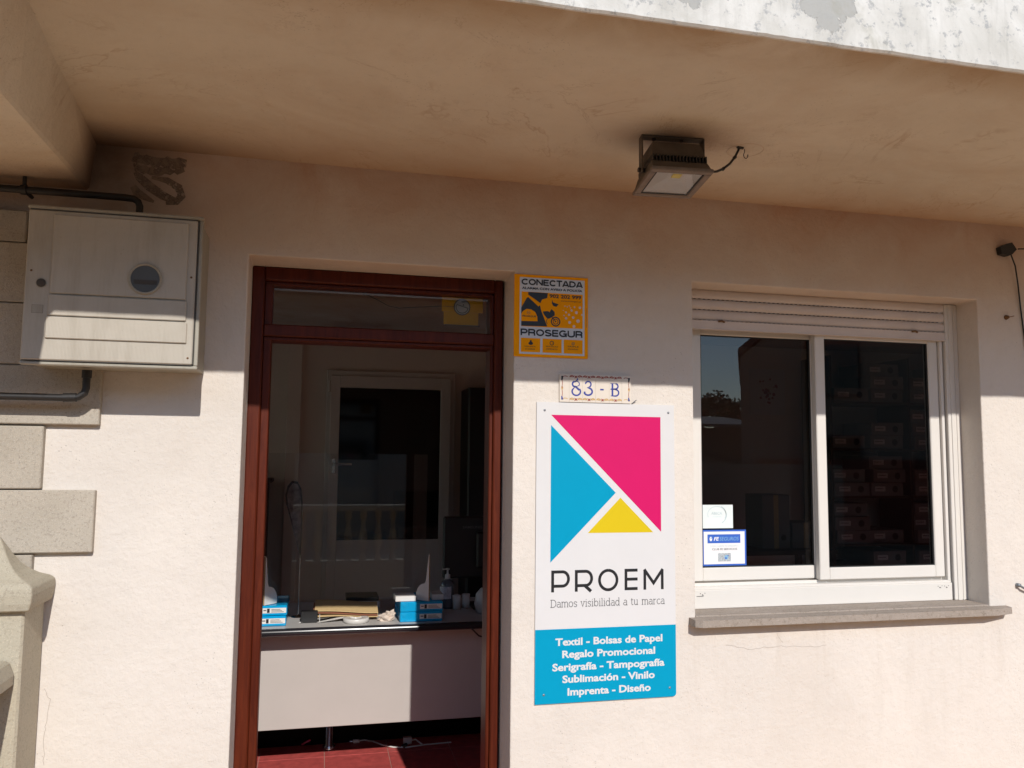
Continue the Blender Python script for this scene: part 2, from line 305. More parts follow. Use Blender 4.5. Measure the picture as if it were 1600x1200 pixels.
M['redwall'] = plain('dull_red_facade', (0.16, 0.045, 0.03), 0.9, var=0.15)
M['leaf'] = plain('dark_foliage', (0.035, 0.055, 0.02), 0.7, var=0.5, vscale=1.5)
M['bark'] = plain('grey_bark', (0.09, 0.07, 0.05), 0.95, bscale=30, bdist=0.01)
M['rust'] = plain('rusty_anchor', (0.16, 0.08, 0.03), 0.9, var=0.3, vscale=120)
M['patch'] = plain('filler_plaster', (0.58, 0.47, 0.36), 0.9, var=0.06, bscale=60)

# ---------------------------------------------------------------- mesh helpers
class MB:
    def __init__(s): s.v = []; s.f = []; s.mi = []; s.mats = []; s.sm = []
    def m(s, name):
        mt = M[name]
        if mt not in s.mats: s.mats.append(mt)
        return s.mats.index(mt)
    def add(s, vs, fs, mat, smooth=False):
        o = len(s.v); k = s.m(mat); s.v += [tuple(v) for v in vs]
        for f in fs: s.f.append([o+i for i in f]); s.mi.append(k); s.sm.append(smooth)
        return s
    def box(s, x0, x1, y0, y1, z0, z1, mat, b=0.0):
        if b <= 0:
            vs = [(x, y, z) for z in (z0, z1) for y in (y0, y1) for x in (x0, x1)]
            return s.add(vs, [(0, 2, 3, 1), (4, 5, 7, 6), (0, 1, 5, 4), (1, 3, 7, 5), (3, 2, 6, 7), (2, 0, 4, 6)], mat)
        b = min(b, (x1-x0)*.45, (y1-y0)*.45, (z1-z0)*.45)
        lo = (x0, y0, z0); hi = (x1, y1, z1)
        bm = bmesh.new(); pts = []
        for sx in (0, 1):
            for sy in (0, 1):
                for sz in (0, 1):
                    c = [hi[0] if sx else lo[0], hi[1] if sy else lo[1], hi[2] if sz else lo[2]]
                    for a in range(3):
                        q = [c[i] + (0 if i == a else (-b if (sx, sy, sz)[i] else b)) for i in range(3)]
                        pts.append(bm.verts.new(q))
        bmesh.ops.convex_hull(bm, input=pts); bm.verts.index_update()
        s.add([v.co[:] for v in bm.verts], [[v.index for v in f.verts] for f in bm.faces], mat); bm.free(); return s
    def prism(s, poly, axis, a, c, mat, cap_mat=None):
        """poly in the two other axes (x,z for axis y; y,z for axis x; x,y for axis z)"""
        def P(p, t): return (t, p[0], p[1]) if axis == 'x' else ((p[0], t, p[1]) if axis == 'y' else (p[0], p[1], t))
        n = len(poly); vs = [P(p, a) for p in poly] + [P(p, c) for p in poly]
        s.add(vs, [(i, (i+1) % n, n+(i+1) % n, n+i) for i in range(n)], mat)
        s.add(vs, [list(range(n))[::-1], list(range(n, 2*n))], cap_mat or mat); return s
    def tube(s, pts, r, mat, seg=10, caps=True):
        pts = [Vector(p) for p in pts]; n = len(pts); rr = r if isinstance(r, (list, tuple)) else [r]*n
        vs = []; prev = None
        for i, p in enumerate(pts):
            t = (pts[min(i+1, n-1)] - pts[max(i-1, 0)]).normalized()
            if prev is None: a = t.orthogonal().normalized()
            else: a = (prev - t*prev.dot(t)).normalized()
            prev = a; b = t.cross(a)
            vs += [p + (a*cos(2*pi*k/seg) + b*sin(2*pi*k/seg))*rr[i] for k in range(seg)]
        fs = [(i*seg+k, i*seg+(k+1) % seg, (i+1)*seg+(k+1) % seg, (i+1)*seg+k) for i in range(n-1) for k in range(seg)]
        s.add(vs, fs, mat, True)
        if caps: s.add(vs, [list(range(seg))[::-1], list(range((n-1)*seg, n*seg))], mat)
        return s
    def lathe(s, prof, c, mat, seg=20, axis='z'):
        vs = []
        for r, h in prof:
            for k in range(seg):
                a = 2*pi*k/seg
                if axis == 'z': vs.append((c[0]+r*cos(a), c[1]+r*sin(a), c[2]+h))
                else: vs.append((c[0]+r*cos(a), c[1]+h, c[2]+r*sin(a)))
        n = len(prof)
        return s.add(vs, [(i*seg+k, i*seg+(k+1) % seg, (i+1)*seg+(k+1) % seg, (i+1)*seg+k) for i in range(n-1) for k in range(seg)], mat, True)
    def disc(s, cx, y, cz, r, mat, seg=24, r2=None, rin=0.0):
        r2 = r2 or r
        o = [(cx+r*cos(2*pi*k/seg), y, cz+r2*sin(2*pi*k/seg)) for k in range(seg)]
        if rin <= 0: return s.add(o, [list(range(seg))], mat)
        q = rin/r; i_ = [(cx+q*r*cos(2*pi*k/seg), y, cz+q*r2*sin(2*pi*k/seg)) for k in range(seg)]
        return s.add(o+i_, [(k, (k+1) % seg, seg+(k+1) % seg, seg+k) for k in range(seg)], mat)
    def quad(s, x0, x1, z0, z1, y, mat): return s.add([(x0, y, z0), (x1, y, z0), (x1, y, z1), (x0, y, z1)], [(0, 1, 2, 3)], mat)
    def poly(s, pts, y, mat): return s.add([(p[0], y, p[1]) for p in pts], [list(range(len(pts)))], mat)
    def stroke(s, pts, w, y, mat, w2=None, ws=None):
        """a pen stroke of width w laid on a plane y = const, pts in x,z"""
        P = [Vector(p) for p in pts]; n = len(P); L = []; Rr = []
        for i in range(n):
            a = (P[i]-P[i-1]).normalized() if i > 0 else None; b = (P[i+1]-P[i]).normalized() if i < n-1 else None
            t = (a if b is None else b if a is None else (a+b).normalized())
            nn = Vector((-t.y, t.x)); k = 1.0
            if a is not None and b is not None: k = 1/max(0.45, nn.dot(Vector((-a.y, a.x))))
            ww = ws[i] if ws else w
            L.append(P[i]+nn*ww/2*k); Rr.append(P[i]-nn*ww/2*k)
        vs = [(p.x, y, p.y) for p in L+Rr]
        return s.add(vs, [(n+i, n+i+1, i+1, i) for i in range(n-1)], mat)
    def build(s, name, parent=None, bevel=0.0, base=None):
        me = bpy.data.meshes.new(name)
        tot = Vector((0, 0, 0)); p = parent
        while p is not None: tot += p.location; p = p.parent
        if parent is None:
            if base is None:
                xs = [v[0] for v in s.v]; ys = [v[1] for v in s.v]; zs = [v[2] for v in s.v]
                base = ((min(xs)+max(xs))/2, (min(ys)+max(ys))/2, min(zs))
            tot = Vector(base)
        me.from_pydata([(v[0]-tot.x, v[1]-tot.y, v[2]-tot.z) for v in s.v], [], s.f)
        for mt in s.mats: me.materials.append(mt)
        me.polygons.foreach_set('material_index', s.mi); me.polygons.foreach_set('use_smooth', s.sm)
        me.validate(clean_customdata=False); me.update()
        o = bpy.data.objects.new(name, me); COL.objects.link(o); o.parent = parent
        if parent is None: o.location = tot
        if bevel > 0:
            bv = o.modifiers.new('bevel', 'BEVEL'); bv.width = bevel; bv.segments = 2; bv.limit_method = 'ANGLE'; bv.angle_limit = radians(35)
        return o
def B(*a, **k): return MB().box(*a, **k)
def tag(o, label, cat, group=None):
    o['label'] = label; o['category'] = cat
    if group: o['group'] = group
    return o
def thing(name, loc, label, cat, group=None):
    o = bpy.data.objects.new(name, None); o.empty_display_size = 0.1; COL.objects.link(o); o.location = loc
    return tag(o, label, cat, group)
def kind(o, k='structure'): o['kind'] = k; return o
def copy_tree(o, parent=None, loc=None):
    c = o.copy(); COL.objects.link(c); c.parent = parent
    if loc is not None: c.location = loc
    for ch in list(o.children): copy_tree(ch, c)
    return c
def arc(cx, cz, rx, rz, a0, a1, n=14):
    return [(cx+rx*cos(radians(a0+(a1-a0)*i/n)), cz+rz*sin(radians(a0+(a1-a0)*i/n))) for i in range(n+1)]
def text2d(body, bold=0.0, shear=0.0):
    cu = bpy.data.curves.new('txt', 'FONT'); cu.body = body; cu.size = 1; cu.offset = bold; cu.shear = shear; cu.resolution_u = 3
    ob = bpy.data.objects.new('txt', cu); COL.objects.link(ob)
    bpy.context.view_layer.update()
    me = bpy.data.meshes.new_from_object(ob.evaluated_get(bpy.context.evaluated_depsgraph_get()))
    v = [(a.co.x, a.co.y) for a in me.vertices]; f = [list(p.vertices) for p in me.polygons]
    bpy.data.objects.remove(ob); bpy.data.curves.remove(cu); bpy.data.meshes.remove(me)
    return v, f
_cap = {}
def put_text(mb, body, x0, x1, zb, cap, y, mat, bold=0.0, shear=0.0):
    """body set from x0 to x1 on baseline zb with capital height cap"""
    if bold not in _cap:
        hv, _ = text2d('H', bold); _cap[bold] = (min(p[1] for p in hv), max(p[1] for p in hv))
    lo, hi = _cap[bold]; v, f = text2d(body, bold, shear)
    a = min(p[0] for p in v); b = max(p[0] for p in v); sx = (x1-x0)/(b-a); sz = cap/(hi-lo)
    vs = [(x0+(p[0]-a)*sx, y, zb+(p[1]-lo)*sz) for p in v]
    q = [(vs[g[0]], vs[g[1]], vs[g[2]]) for g in f[:1]]
    mb.add(vs, f, mat)

# ================================================================ GROUND
t = kind(MB().box(-120, 120, -160, 40, -1.2, -0.21, 'earth').build('ground'))
kind(MB().box(-60, 60, -9.5, -3.52, -0.21, -0.145, 'asphalt').build('street'))
kind(MB().box(-8, 9, -3.52, 0.02, -0.21, -0.025, 'terracotta', 0.008).build('terrace_floor'))

# ================================================================ HOUSE
house = thing('house', (0, 0, 0), 'cream plastered house front with an open brown door and a white sliding window', 'house')
def welded_cells(xs, zs, y0, y1, solid, mat):
    bm = bmesh.new(); vm = {}
    def V(i, k, z):
        key = (i, k, z)
        if key not in vm: vm[key] = bm.verts.new((xs[i], y1 if k else y0, zs[z]))
        return vm[key]
    nx, nz = len(xs)-1, len(zs)-1
    S = lambda i, j: 0 <= i < nx and 0 <= j < nz and solid(i, j)
    for i in range(nx):
        for j in range(nz):
            if not S(i, j): continue
            bm.faces.new((V(i, 0, j), V(i+1, 0, j), V(i+1, 0, j+1), V(i, 0, j+1)))
            bm.faces.new((V(i, 1, j), V(i, 1, j+1), V(i+1, 1, j+1), V(i+1, 1, j)))
            if not S(i-1, j): bm.faces.new((V(i, 0, j), V(i, 0, j+1), V(i, 1, j+1), V(i, 1, j)))
            if not S(i+1, j): bm.faces.new((V(i+1, 0, j), V(i+1, 1, j), V(i+1, 1, j+1), V(i+1, 0, j+1)))
            if not S(i, j-1): bm.faces.new((V(i, 0, j), V(i, 1, j), V(i+1, 1, j), V(i+1, 0, j)))
            if not S(i, j+1): bm.faces.new((V(i, 0, j+1), V(i+1, 0, j+1), V(i+1, 1, j+1), V(i, 1, j+1)))
    bm.verts.index_update()
    m = MB().add([v.co[:] for v in bm.verts], [[v.index for v in f.verts] for f in bm.faces], mat); bm.free(); return m
DX0, DX1, DZ = -0.246, 0.626, 2.232
WX0, WX1, WZ0, WZ1 = 1.287, 2.511, 1.03, 2.236
xs = [-7, DX0, DX1, WX0, WX1, 3.25, 5.1, 9]; zs = [-0.2, 0.001, 0.45, WZ0, DZ, WZ1, 2.56]
def solid(i, j):
    if i == 1 and 1 <= j <= 3: return False
    if i == 3 and 3 <= j <= 4: return False
    if i == 5 and 2 <= j <= 4: return False  # opening for the added shop window
    return True
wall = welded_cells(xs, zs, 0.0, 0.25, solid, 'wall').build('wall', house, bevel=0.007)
# hairline cracks and the grey mortar smear
def wiggle(pts, n, amp, seed):
    rnd = random.Random(seed); out = []
    for i in range(len(pts)-1):
        for k in range(n):
            t = k/n; out.append((pts[i][0]+(pts[i+1][0]-pts[i][0])*t+rnd.uniform(-amp, amp), pts[i][1]+(pts[i+1][1]-pts[i][1])*t+rnd.uniform(-amp, amp)))
    out.append(pts[-1]); return out
cr = MB()
cr.stroke(wiggle([(-0.762, 0.915), (-0.748, 0.885), (-0.752, 0.83), (-0.758, 0.78), (-0.752, 0.70)], 5, 0.003, 3), 0.0011, -0.0006, 'crack'); cr.build('crack', wall); cr = MB()
cr.stroke(wiggle([(1.40, 0.945), (1.50, 0.928), (1.60, 0.935), (1.72, 0.925), (1.80, 0.930)], 6, 0.003, 5), 0.0012, -0.0006, 'crack'); cr.build('crack', wall); cr = MB()
cr.stroke(wiggle([(1.60, 0.98), (1.615, 0.955), (1.625, 0.945)], 4, 0.002, 6), 0.0009, -0.0006, 'crack')
cr.build('crack', wall)
sm = MB()
sm.stroke(wiggle([(-0.600, 2.518), (-0.53, 2.508), (-0.445, 2.512)], 8, 0.003, 8), 0, -0.0009, 'mortar', ws=[0.030+0.006*sin(i*1.9) for i in range(17)])
sm.stroke(wiggle([(-0.598, 2.486), (-0.53, 2.476), (-0.452, 2.494)], 8, 0.003, 9), 0, -0.0013, 'mortar', ws=[0.024+0.006*sin(i*2.3) for i in range(17)])
sm.stroke([(-0.594, 2.470), (-0.58, 2.455), (-0.55, 2.428), (-0.51, 2.402), (-0.475, 2.388), (-0.462, 2.392)], 0, -0.0017, 'mortar', ws=[0.012, 0.026, 0.030, 0.027, 0.022, 0.008])
sm.stroke([(-0.545, 2.458), (-0.50, 2.452), (-0.465, 2.432), (-0.455, 2.405), (-0.470, 2.385), (-0.50, 2.378)], 0, -0.0021, 'mortar', ws=[0.010, 0.020, 0.024, 0.022, 0.020, 0.010])
sm.stroke([(-0.598, 2.425), (-0.585, 2.405), (-0.56, 2.392), (-0.535, 2.380)], 0, -0.0011, 'mortar', ws=[0.018, 0.026, 0.020, 0.008])
sm.build('mortar_smear', wall)

# balcony slab: underside over terrace and room, weathered front face with a slightly ragged lower arris
sl = MB()
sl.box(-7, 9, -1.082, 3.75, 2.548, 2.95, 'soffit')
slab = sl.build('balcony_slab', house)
fm = MB(); n = 420; vs = []
for i in range(n+1):
    x = -3 + 9*i/n
    j = 0.0025*noise.noise(Vector((x*9, 0, 0))) + 0.0015*noise.noise(Vector((x*40, 3, 0)))
    vs += [(x, -1.081, 2.547+j*0.5), (x, -1.088, 2.546+j), (x, -1.093, 2.551+j), (x, -1.094+j*0.4, 2.60), (x, -1.094, 2.95)]
fm.add(vs, [(i*5+k, i*5+5+k, i*5+6+k, i*5+1+k) for i in range(n) for k in range(4)], 'fascia')
fm.add([(-7, -1.092, 2.546), (-3, -1.092, 2.546), (-3, -1.092, 2.95), (-7, -1.092, 2.95)], [(0, 1, 2, 3)], 'fascia')
fm.add([(6, -1.092, 2.546), (9, -1.092, 2.546), (9, -1.092, 2.95), (6, -1.092, 2.95)], [(0, 1, 2, 3)], 'fascia')
fm.build('fascia', slab)
# tapered beam under the slab at the left
bmv = MB()
ys = [-0.965, -0.84, -0.6, -0.36, -0.01, 0.0]; tx = [-0.621, -0.632, -0.657, -0.676, -0.708, -0.709]
vs = []
for y, x in zip(ys, tx): vs += [(x, y, 2.548), (-0.721, y, 2.410), (-0.728, y, 2.402), (-3.2, y, 2.402), (-3.2, y, 2.548)]
bmv.add(vs, [(i*5+k, i*5+5+k, i*5+6+k, i*5+1+k) for i in range(5) for k in range(4)] + [(0, 1, 2, 3, 4)], 'soffit')
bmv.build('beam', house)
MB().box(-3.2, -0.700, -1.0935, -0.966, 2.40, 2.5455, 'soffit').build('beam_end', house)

# granite quoins
rows = [(2.222, 2.317, -0.880), (2.040, 2.219, -0.835), (1.856, 2.037, -0.835), (1.680, 1.853, -0.652), (1.491, 1.674, -0.800), (1.305, 1.487, -0.652), (1.120, 1.300, -0.810), (0.935, 1.117, -0.81), (0.75, 0.932, -0.81), (0.56, 0.747, -0.80), (0.37, 0.557, -0.81)]
for z0, z1, xr in rows:
    MB().box(-1.52, xr, -0.024, 0.004, z0, z1, 'stone', 0.003).build('stone', house)

# window sill
sl = MB().prism([(1.262, 0.0005), (1.262, -0.048), (1.284, -0.062), (2.487, -0.062), (2.575, -0.040), (2.585, 0.0005)], 'z', 1.022, 1.046, 'sill')
sl.box(1.288, 2.510, 0.0005, 0.12, 1.0305, 1.051, 'sill')
sl.build('window_sill', house, bevel=0.003)

# ---------------------------------------------------------------- door set
door = bpy.data.objects.new('door', None); COL.objects.link(door); door.parent = house; door.location = (0.19, 0.15, 0)
fr = MB(); y0, y1 = 0.15, 0.25
fr.box(-0.246, -0.205, y0, y1, 0.0, 2.232, 'wood', 0.004)
fr.box(-0.205, -0.178, y0+0.018, y1-0.03, 0.0, 2.18, 'wood', 0.003)
fr.box(0.590, 0.6195, y0, y1, 0.0, 2.232, 'wood', 0.004)
fr.box(0.577, 0.590, y0+0.014, y1, 0.0, 2.18, 'wood', 0.003)
fr.box(0.6197, 0.626, y0+0.03, y1, 0.0, 2.232, 'wood')
fr.box(-0.205, 0.590, y0, y1, 2.185, 2.232, 'wood', 0.004)
fr.box(-0.205, 0.590, y0+0.018, y1, 2.172, 2.185, 'wood', 0.003)
fr.build('door_frame', door)
tb = MB(); tb.box(-0.205, 0.590, y0+0.004, y1, 1.995, 2.036, 'wood', 0.004); tb.box(-0.205, 0.590, y0+0.016, y1, 1.982, 1.995, 'wood', 0.003)
tb.build('transom_bar', door)
MB().box(-0.180, 0.579, 0.196, 0.202, 2.034, 2.174, 'glass_clear').build('transom_pane', door)
# open leaf, hinged left, swung into the room
lf = MB(); lf.box(0, 0.80, -0.042, 0, 0.012, 1.985, 'wood_leaf', 0.003)
leaf = lf.build('door_leaf', None, base=(0, 0, 0)); leaf.parent = door; leaf.location = Vector((-0.222, 0.262, 0)) - door.location; leaf.rotation_euler = (0, 0, radians(99))
sp = MB(); sp.box(-0.0012, 0.0, -0.034, -0.010, 1.10, 1.165, 'brown_wood'); sp.box(-0.0012, 0.0, -0.034, -0.010, 1.03, 1.07, 'chrome')
spo = sp.build('hinge', None); spo.parent = leaf; spo.location = (-0.0005, -0.02, 1.03)
for i in range(3):
    MB().tube([(-0.2035, 0.2485, z) for z in (0.30+i*0.75, 0.39+i*0.75)], 0.007, 'brown_wood', 8).build('hinge', door)

# ---------------------------------------------------------------- window set
win = bpy.data.objects.new('window', None); COL.objects.link(win); win.parent = house; win.location = (1.9, 0.107, 1.05)
f = MB()
f.box(1.2872, 1.335, 0.107, 0.215, 1.051, 2.234, 'white_alu', 0.002)
f.box(2.452, 2.5108, 0.107, 0.13, 1.0515, 2.234, 'white_alu', 0.002)      # right shutter guide face
f.box(2.466, 2.484, 0.1035, 0.107, 1.0515, 2.2335, 'white_alu', 0.001)
f.box(2.490, 2.4935, 0.1045, 0.1068, 1.0515, 2.2335, 'white_alu')
f.box(2.4585, 2.5108, 0.13, 0.215, 1.0515, 2.234, 'white_alu')
f.box(2.432, 2.445, 0.118, 0.215, 1.125, 2.234, 'white_alu', 0.0015)
f.box(1.335, 2.444, 0.110, 0.215, 1.0515, 1.119, 'white_alu', 0.002)
f.box(1.335, 2.446, 0.118, 0.215, 1.119, 1.128, 'white_alu', 0.001)
f.box(1.335, 2.432, 0.150, 0.154, 1.128, 1.138, 'white_alu')
f.box(1.335, 2.432, 0.185, 0.189, 1.128, 1.139, 'white_alu')
f.box(1.335, 2.432, 0.13, 0.215, 2.128, 2.234, 'white_alu')
f.box(2.4452, 2.458, 0.150, 0.2145, 1.128, 2.2338, 'gasket')
for cx in (1.368, 2.385, 2.415):
    for dx, dz, r in ((-0.008, 0.004, 0.0018), (0.0, -0.001, 0.0024), (0.010, 0.005, 0.0016), (0.004, -0.002, 0.0015)):
        f.disc(cx+dx, 0.1092, 1.103+dz, r, 'seam', 6)
f.box(1.345, 1.372, 0.1088, 0.1105, 1.0965, 1.098, 'seam')
f.build('window_frame', win)
def sash(x0, x1, z0, z1, ya, yb, wl_, wr, wb, wt, right_split=False):
    s = MB()
    s.box(x0, x0+wl_, ya, yb, z0, z1, 'white_alu', 0.003)
    s.box(x1-wr, x1, ya, yb, z0, z1, 'white_alu', 0.003)
    s.box(x0+wl_, x1-wr, ya, yb, z0, z0+wb, 'white_alu', 0.003)
    s.box(x0+wl_, x1-wr, ya, yb, z1-wt, z1, 'white_alu', 0.003)
    ym = (ya+yb)/2
    gx0, gx1, gz0, gz1 = x0+wl_, x1-wr, z0+wb, z1-wt; g = 0.0035
    s.box(gx0, gx0+g, ym-0.008, ym+0.006, gz0, gz1, 'gasket'); s.box(gx1-g, gx1, ym-0.008, ym+0.006, gz0, gz1, 'gasket')
    s.box(gx0+g, gx1-g, ym-0.008, ym+0.006, gz0, gz0+g, 'gasket'); s.box(gx0+g, gx1-g, ym-0.008, ym+0.006, gz1-g, gz1, 'gasket')
    s.build('sash', win)
    MB().box(gx0+0.001, gx1-0.001, ym-0.002, ym+0.002, gz0+0.001, gz1-0.001, 'glass').build('pane', win)
sash(1.868, 2.429, 1.140, 2.118, 0.128, 0.156, 0.042, 0.044, 0.046, 0.045)
sash(1.337, 1.905, 1.141, 2.118, 0.164, 0.192, 0.062, 0.034, 0.050, 0.046)
# roller shutter: each slat of its own
for i in range(4):
    zc = 2.139+i*0.0402; prof = []
    for k in range(9):
        a = -1+2*k/8; prof.append((0.112+0.008*a*a*abs(a), zc+a*0.0188))
    poly = [(p[0]-0.003, p[1]) for p in prof] + [(0.128, zc+0.0188), (0.128, zc-0.0188)]
    m = MB(); m.prism(poly, 'x', 1.303, 2.4500, 'shut')
    nd = 58
    for k in range(nd):
        xx = 1.31+k*(1.13/nd); m.box(xx, xx+0.009, 0.1165, 0.1205, zc-0.0199, zc-0.0185, 'seam')
    m.build('slat', win)
m = MB(); m.box(1.303, 2.4505, 0.1065, 0.128, 2.0835, 2.118, 'shut', 0.002)
m.box(1.303, 2.4505, 0.1045, 0.1065, 2.0835, 2.087, 'shut')
m.build('bottom_bar', win)
for x in (1.455, 2.305): MB().tube([(x-0.012, 0.105, 2.115), (x+0.001, 0.099, 2.117), (x+0.013, 0.104, 2.113)], 0.0035, 'rust', 8).build('shutter_stop', win)

dw = bpy.data.objects.new('added_shop_window', None); COL.objects.link(dw); dw.parent = house; dw.location = (4.17, 0.12, 0.45)  # unseen shop window, added to let sun in and brighten the room
m = MB()
for a in ((3.25, 3.32, 0.10, 0.16, 0.45, 2.236), (5.03, 5.10, 0.10, 0.16, 0.45, 2.236), (3.32, 5.03, 0.10, 0.16, 0.45, 0.52), (3.32, 5.03, 0.10, 0.16, 2.166, 2.236), (4.14, 4.21, 0.10, 0.16, 0.52, 2.166)): m.box(*a, 'white_alu', 0.003)
m.build('window_frame', dw)
for a, b in ((3.321, 4.139), (4.211, 5.029)): MB().box(a, b, 0.128, 0.133, 0.521, 2.165, 'glass_clear').build('pane', dw)
# ---------------------------------------------------------------- stickers on the left pane
YS = 0.1752
s1 = MB(); a0, a1, b0, b1 = 1.4015, 1.530, 1.336, 1.424
s1.box(a0, a1, YS-0.0006, YS, b0, b1, 'stk_white')
cx, cz = a0+0.062, b0+0.052
s1.stroke(arc(cx, cz, 0.038, 0.030, -30, 200, 24), 0.0016, YS-0.0010, 'stk_pale')
s1.stroke(arc(cx-0.004, cz-0.002, 0.043, 0.036, -55, 60, 18), 0.003, YS-0.0010, 'stk_pale')
put_text(s1, 'ABECA', cx-0.023, cx+0.021, cz-0.001, 0.010, YS-0.0012, 'stk_pale')
s1.box(cx-0.018, cx+0.018, YS-0.0011, YS-0.0006, cz-0.0095, cz-0.0085, 'stk_pale')
tag(s1.build('window_sticker'), 'pale greenish card with a faint round emblem, upper sticker on the left window pane', 'sticker')
s2 = MB(); a0, a1, b0, b1 = 1.4015, 1.584, 1.196, 1.330
s2.box(a0, a1, YS-0.0006, YS, b0, b1, 'stk_blue'); w = 0.0065
s2.quad(a0+w, a1-w, b0+w, b1-w, YS-0.0009, 'stk_paper')
def uv(u, v): return a0+(a1-a0)*u, b0+(b1-b0)*v
x, z = uv(0.12, 0.63); x2, z2 = uv(0.865, 0.875); s2.quad(x, x2, z, z2, YS-0.0012, 'stk_blue')
x, z = uv(0.195, 0.75); s2.disc(x, YS-0.0015, z, 0.0055, 'stk_paper', 12, 0.0085); s2.disc(x+0.001, YS-0.0018, z+0.003, 0.0028, 'stk_sky', 10)
x, z = uv(0.26, 0.70); x2, _ = uv(0.38, 0); put_text(s2, 'FE', x, x2, z, 0.0135, YS-0.0015, 'stk_paper', 0.03, 0.2)
x, _ = uv(0.39, 0); x2, _ = uv(0.83, 0); put_text(s2, 'SEGUROS', x, x2, z, 0.0135, YS-0.0015, 'stk_sky', 0.0, 0.2)
x, z = uv(0.18, 0.53); x2, _ = uv(0.82, 0); put_text(s2, 'COMO CLIENTE TE OFRECEMOS', x, x2, z, 0.0052, YS-0.0012, 'stk_pale')
x, z = uv(0.22, 0.435); x2, _ = uv(0.79, 0); put_text(s2, 'CLUB FE SERVICIOS', x, x2, z, 0.0072, YS-0.0012, 'ink_thin', 0.01)
x, z = uv(0.355, 0.12); x2, z2 = uv(0.645, 0.35); s2.quad(x, x2, z, z2, YS-0.0012, 'photo')
x, z = uv(0.53, 0.21); s2.disc(x, YS-0.0015, z, 0.004, 'stk_blue', 8); x, z = uv(0.58, 0.28); s2.disc(x, YS-0.0015, z, 0.0026, 'stk_blue', 8)
x, z = uv(0.53, 0.22); s2.disc(x+0.002, YS-0.0013, z+0.002, 0.0085, 'stk_sky', 10)
tag(s2.build('insurance_sticker'), 'blue bordered white insurance sticker, lowest on the left window pane', 'sticker')

# ================================================================ SIGNS
SX, SZ = 0.706, 0.785
sign = thing('shop_sign', (0.956, 0, SZ), 'tall white shop sign with magenta, cyan and yellow triangles reading PROEM', 'sign')
pm = MB(); poly = [(SX, SZ), (SX+0.485, SZ)] + arc(SX+0.491, SZ+0.012, 0.012, 0.012, -90, 0, 5) + [(SX+0.503, SZ+1.0), (SX, SZ+1.0)]
pm.prism(poly, 'y', -0.0065, -0.0012, 'sign_white')
pm.build('panel', sign)
yy = -0.0068
pr = MB()
pr.poly([(0.757, 1.742), (1.157, 1.742), (1.157, 1.343)], yy, 'magenta'); pr.build('magenta_triangle', sign)
pr = MB(); pr.poly([(0.757, 1.707), (0.757, 1.245), (0.990, 1.478)], yy, 'cyan'); pr.build('cyan_triangle', sign)
pr = MB(); pr.poly([(1.007, 1.461), (0.889, 1.342), (1.127, 1.342)], yy, 'yellow'); pr.build('yellow_triangle', sign)
pr = MB(); pr.poly([(SX, SZ), (SX+0.485, SZ)] + arc(SX+0.491, SZ+0.012, 0.012, 0.012, -90, 0, 5) + [(SX+0.503, 1.026), (SX, 1.026)], yy, 'cyan'); pr.build('cyan_band', sign)
lt = MB(); zb, zt, w = 1.147, 1.219, 0.0100; h = w/2
lt.stroke([(0.7655, zb), (0.7655, zt)], w, yy, 'ink')
def bowl(x, xr):
    r = 0.0235; zc = zt-h-r+0.0
    return [(x, zt-h), (xr-r, zt-h)] + arc(xr-r, zc, r-h+0.002, r-h+h, 90, -90, 14)[1:] + [(x, zc-r)]
lt.stroke(bowl(0.7705, 0.824), w, yy-0.0002, 'ink')
lt.build('letter', sign); lt = MB(); lt.stroke([(0.8485, zb), (0.8485, zt)], w, yy, 'ink'); lt.stroke(bowl(0.8535, 0.906), w, yy-0.0002, 'ink')
lt.stroke([(0.876, zt-0.050), (0.901, zb)], w+0.001, yy, 'ink')
lt.build('letter', sign); lt = MB(); lt.stroke(arc(0.9625, 1.183, 0.0315, 0.0325, 90, 450, 40), w, yy, 'ink')
lt.build('letter', sign); lt = MB(); lt.stroke([(1.0265, zb), (1.0265, zt)], w, yy, 'ink')
for z in (zt-h, 1.184, zb+h): lt.stroke([(1.0315, z), (1.069, z)], w, yy-0.0002, 'ink')
lt.build('letter', sign); lt = MB(); lt.stroke([(1.0955, zb), (1.0955, zt-0.006)], w, yy, 'ink'); lt.stroke([(1.1600, zb), (1.1600, zt-0.006)], w, yy, 'ink')
lt.stroke([(1.0935, zt-0.003), (1.1278, zb+0.022), (1.1620, zt-0.003)], w, yy-0.0002, 'ink')
lt.build('letter', sign)
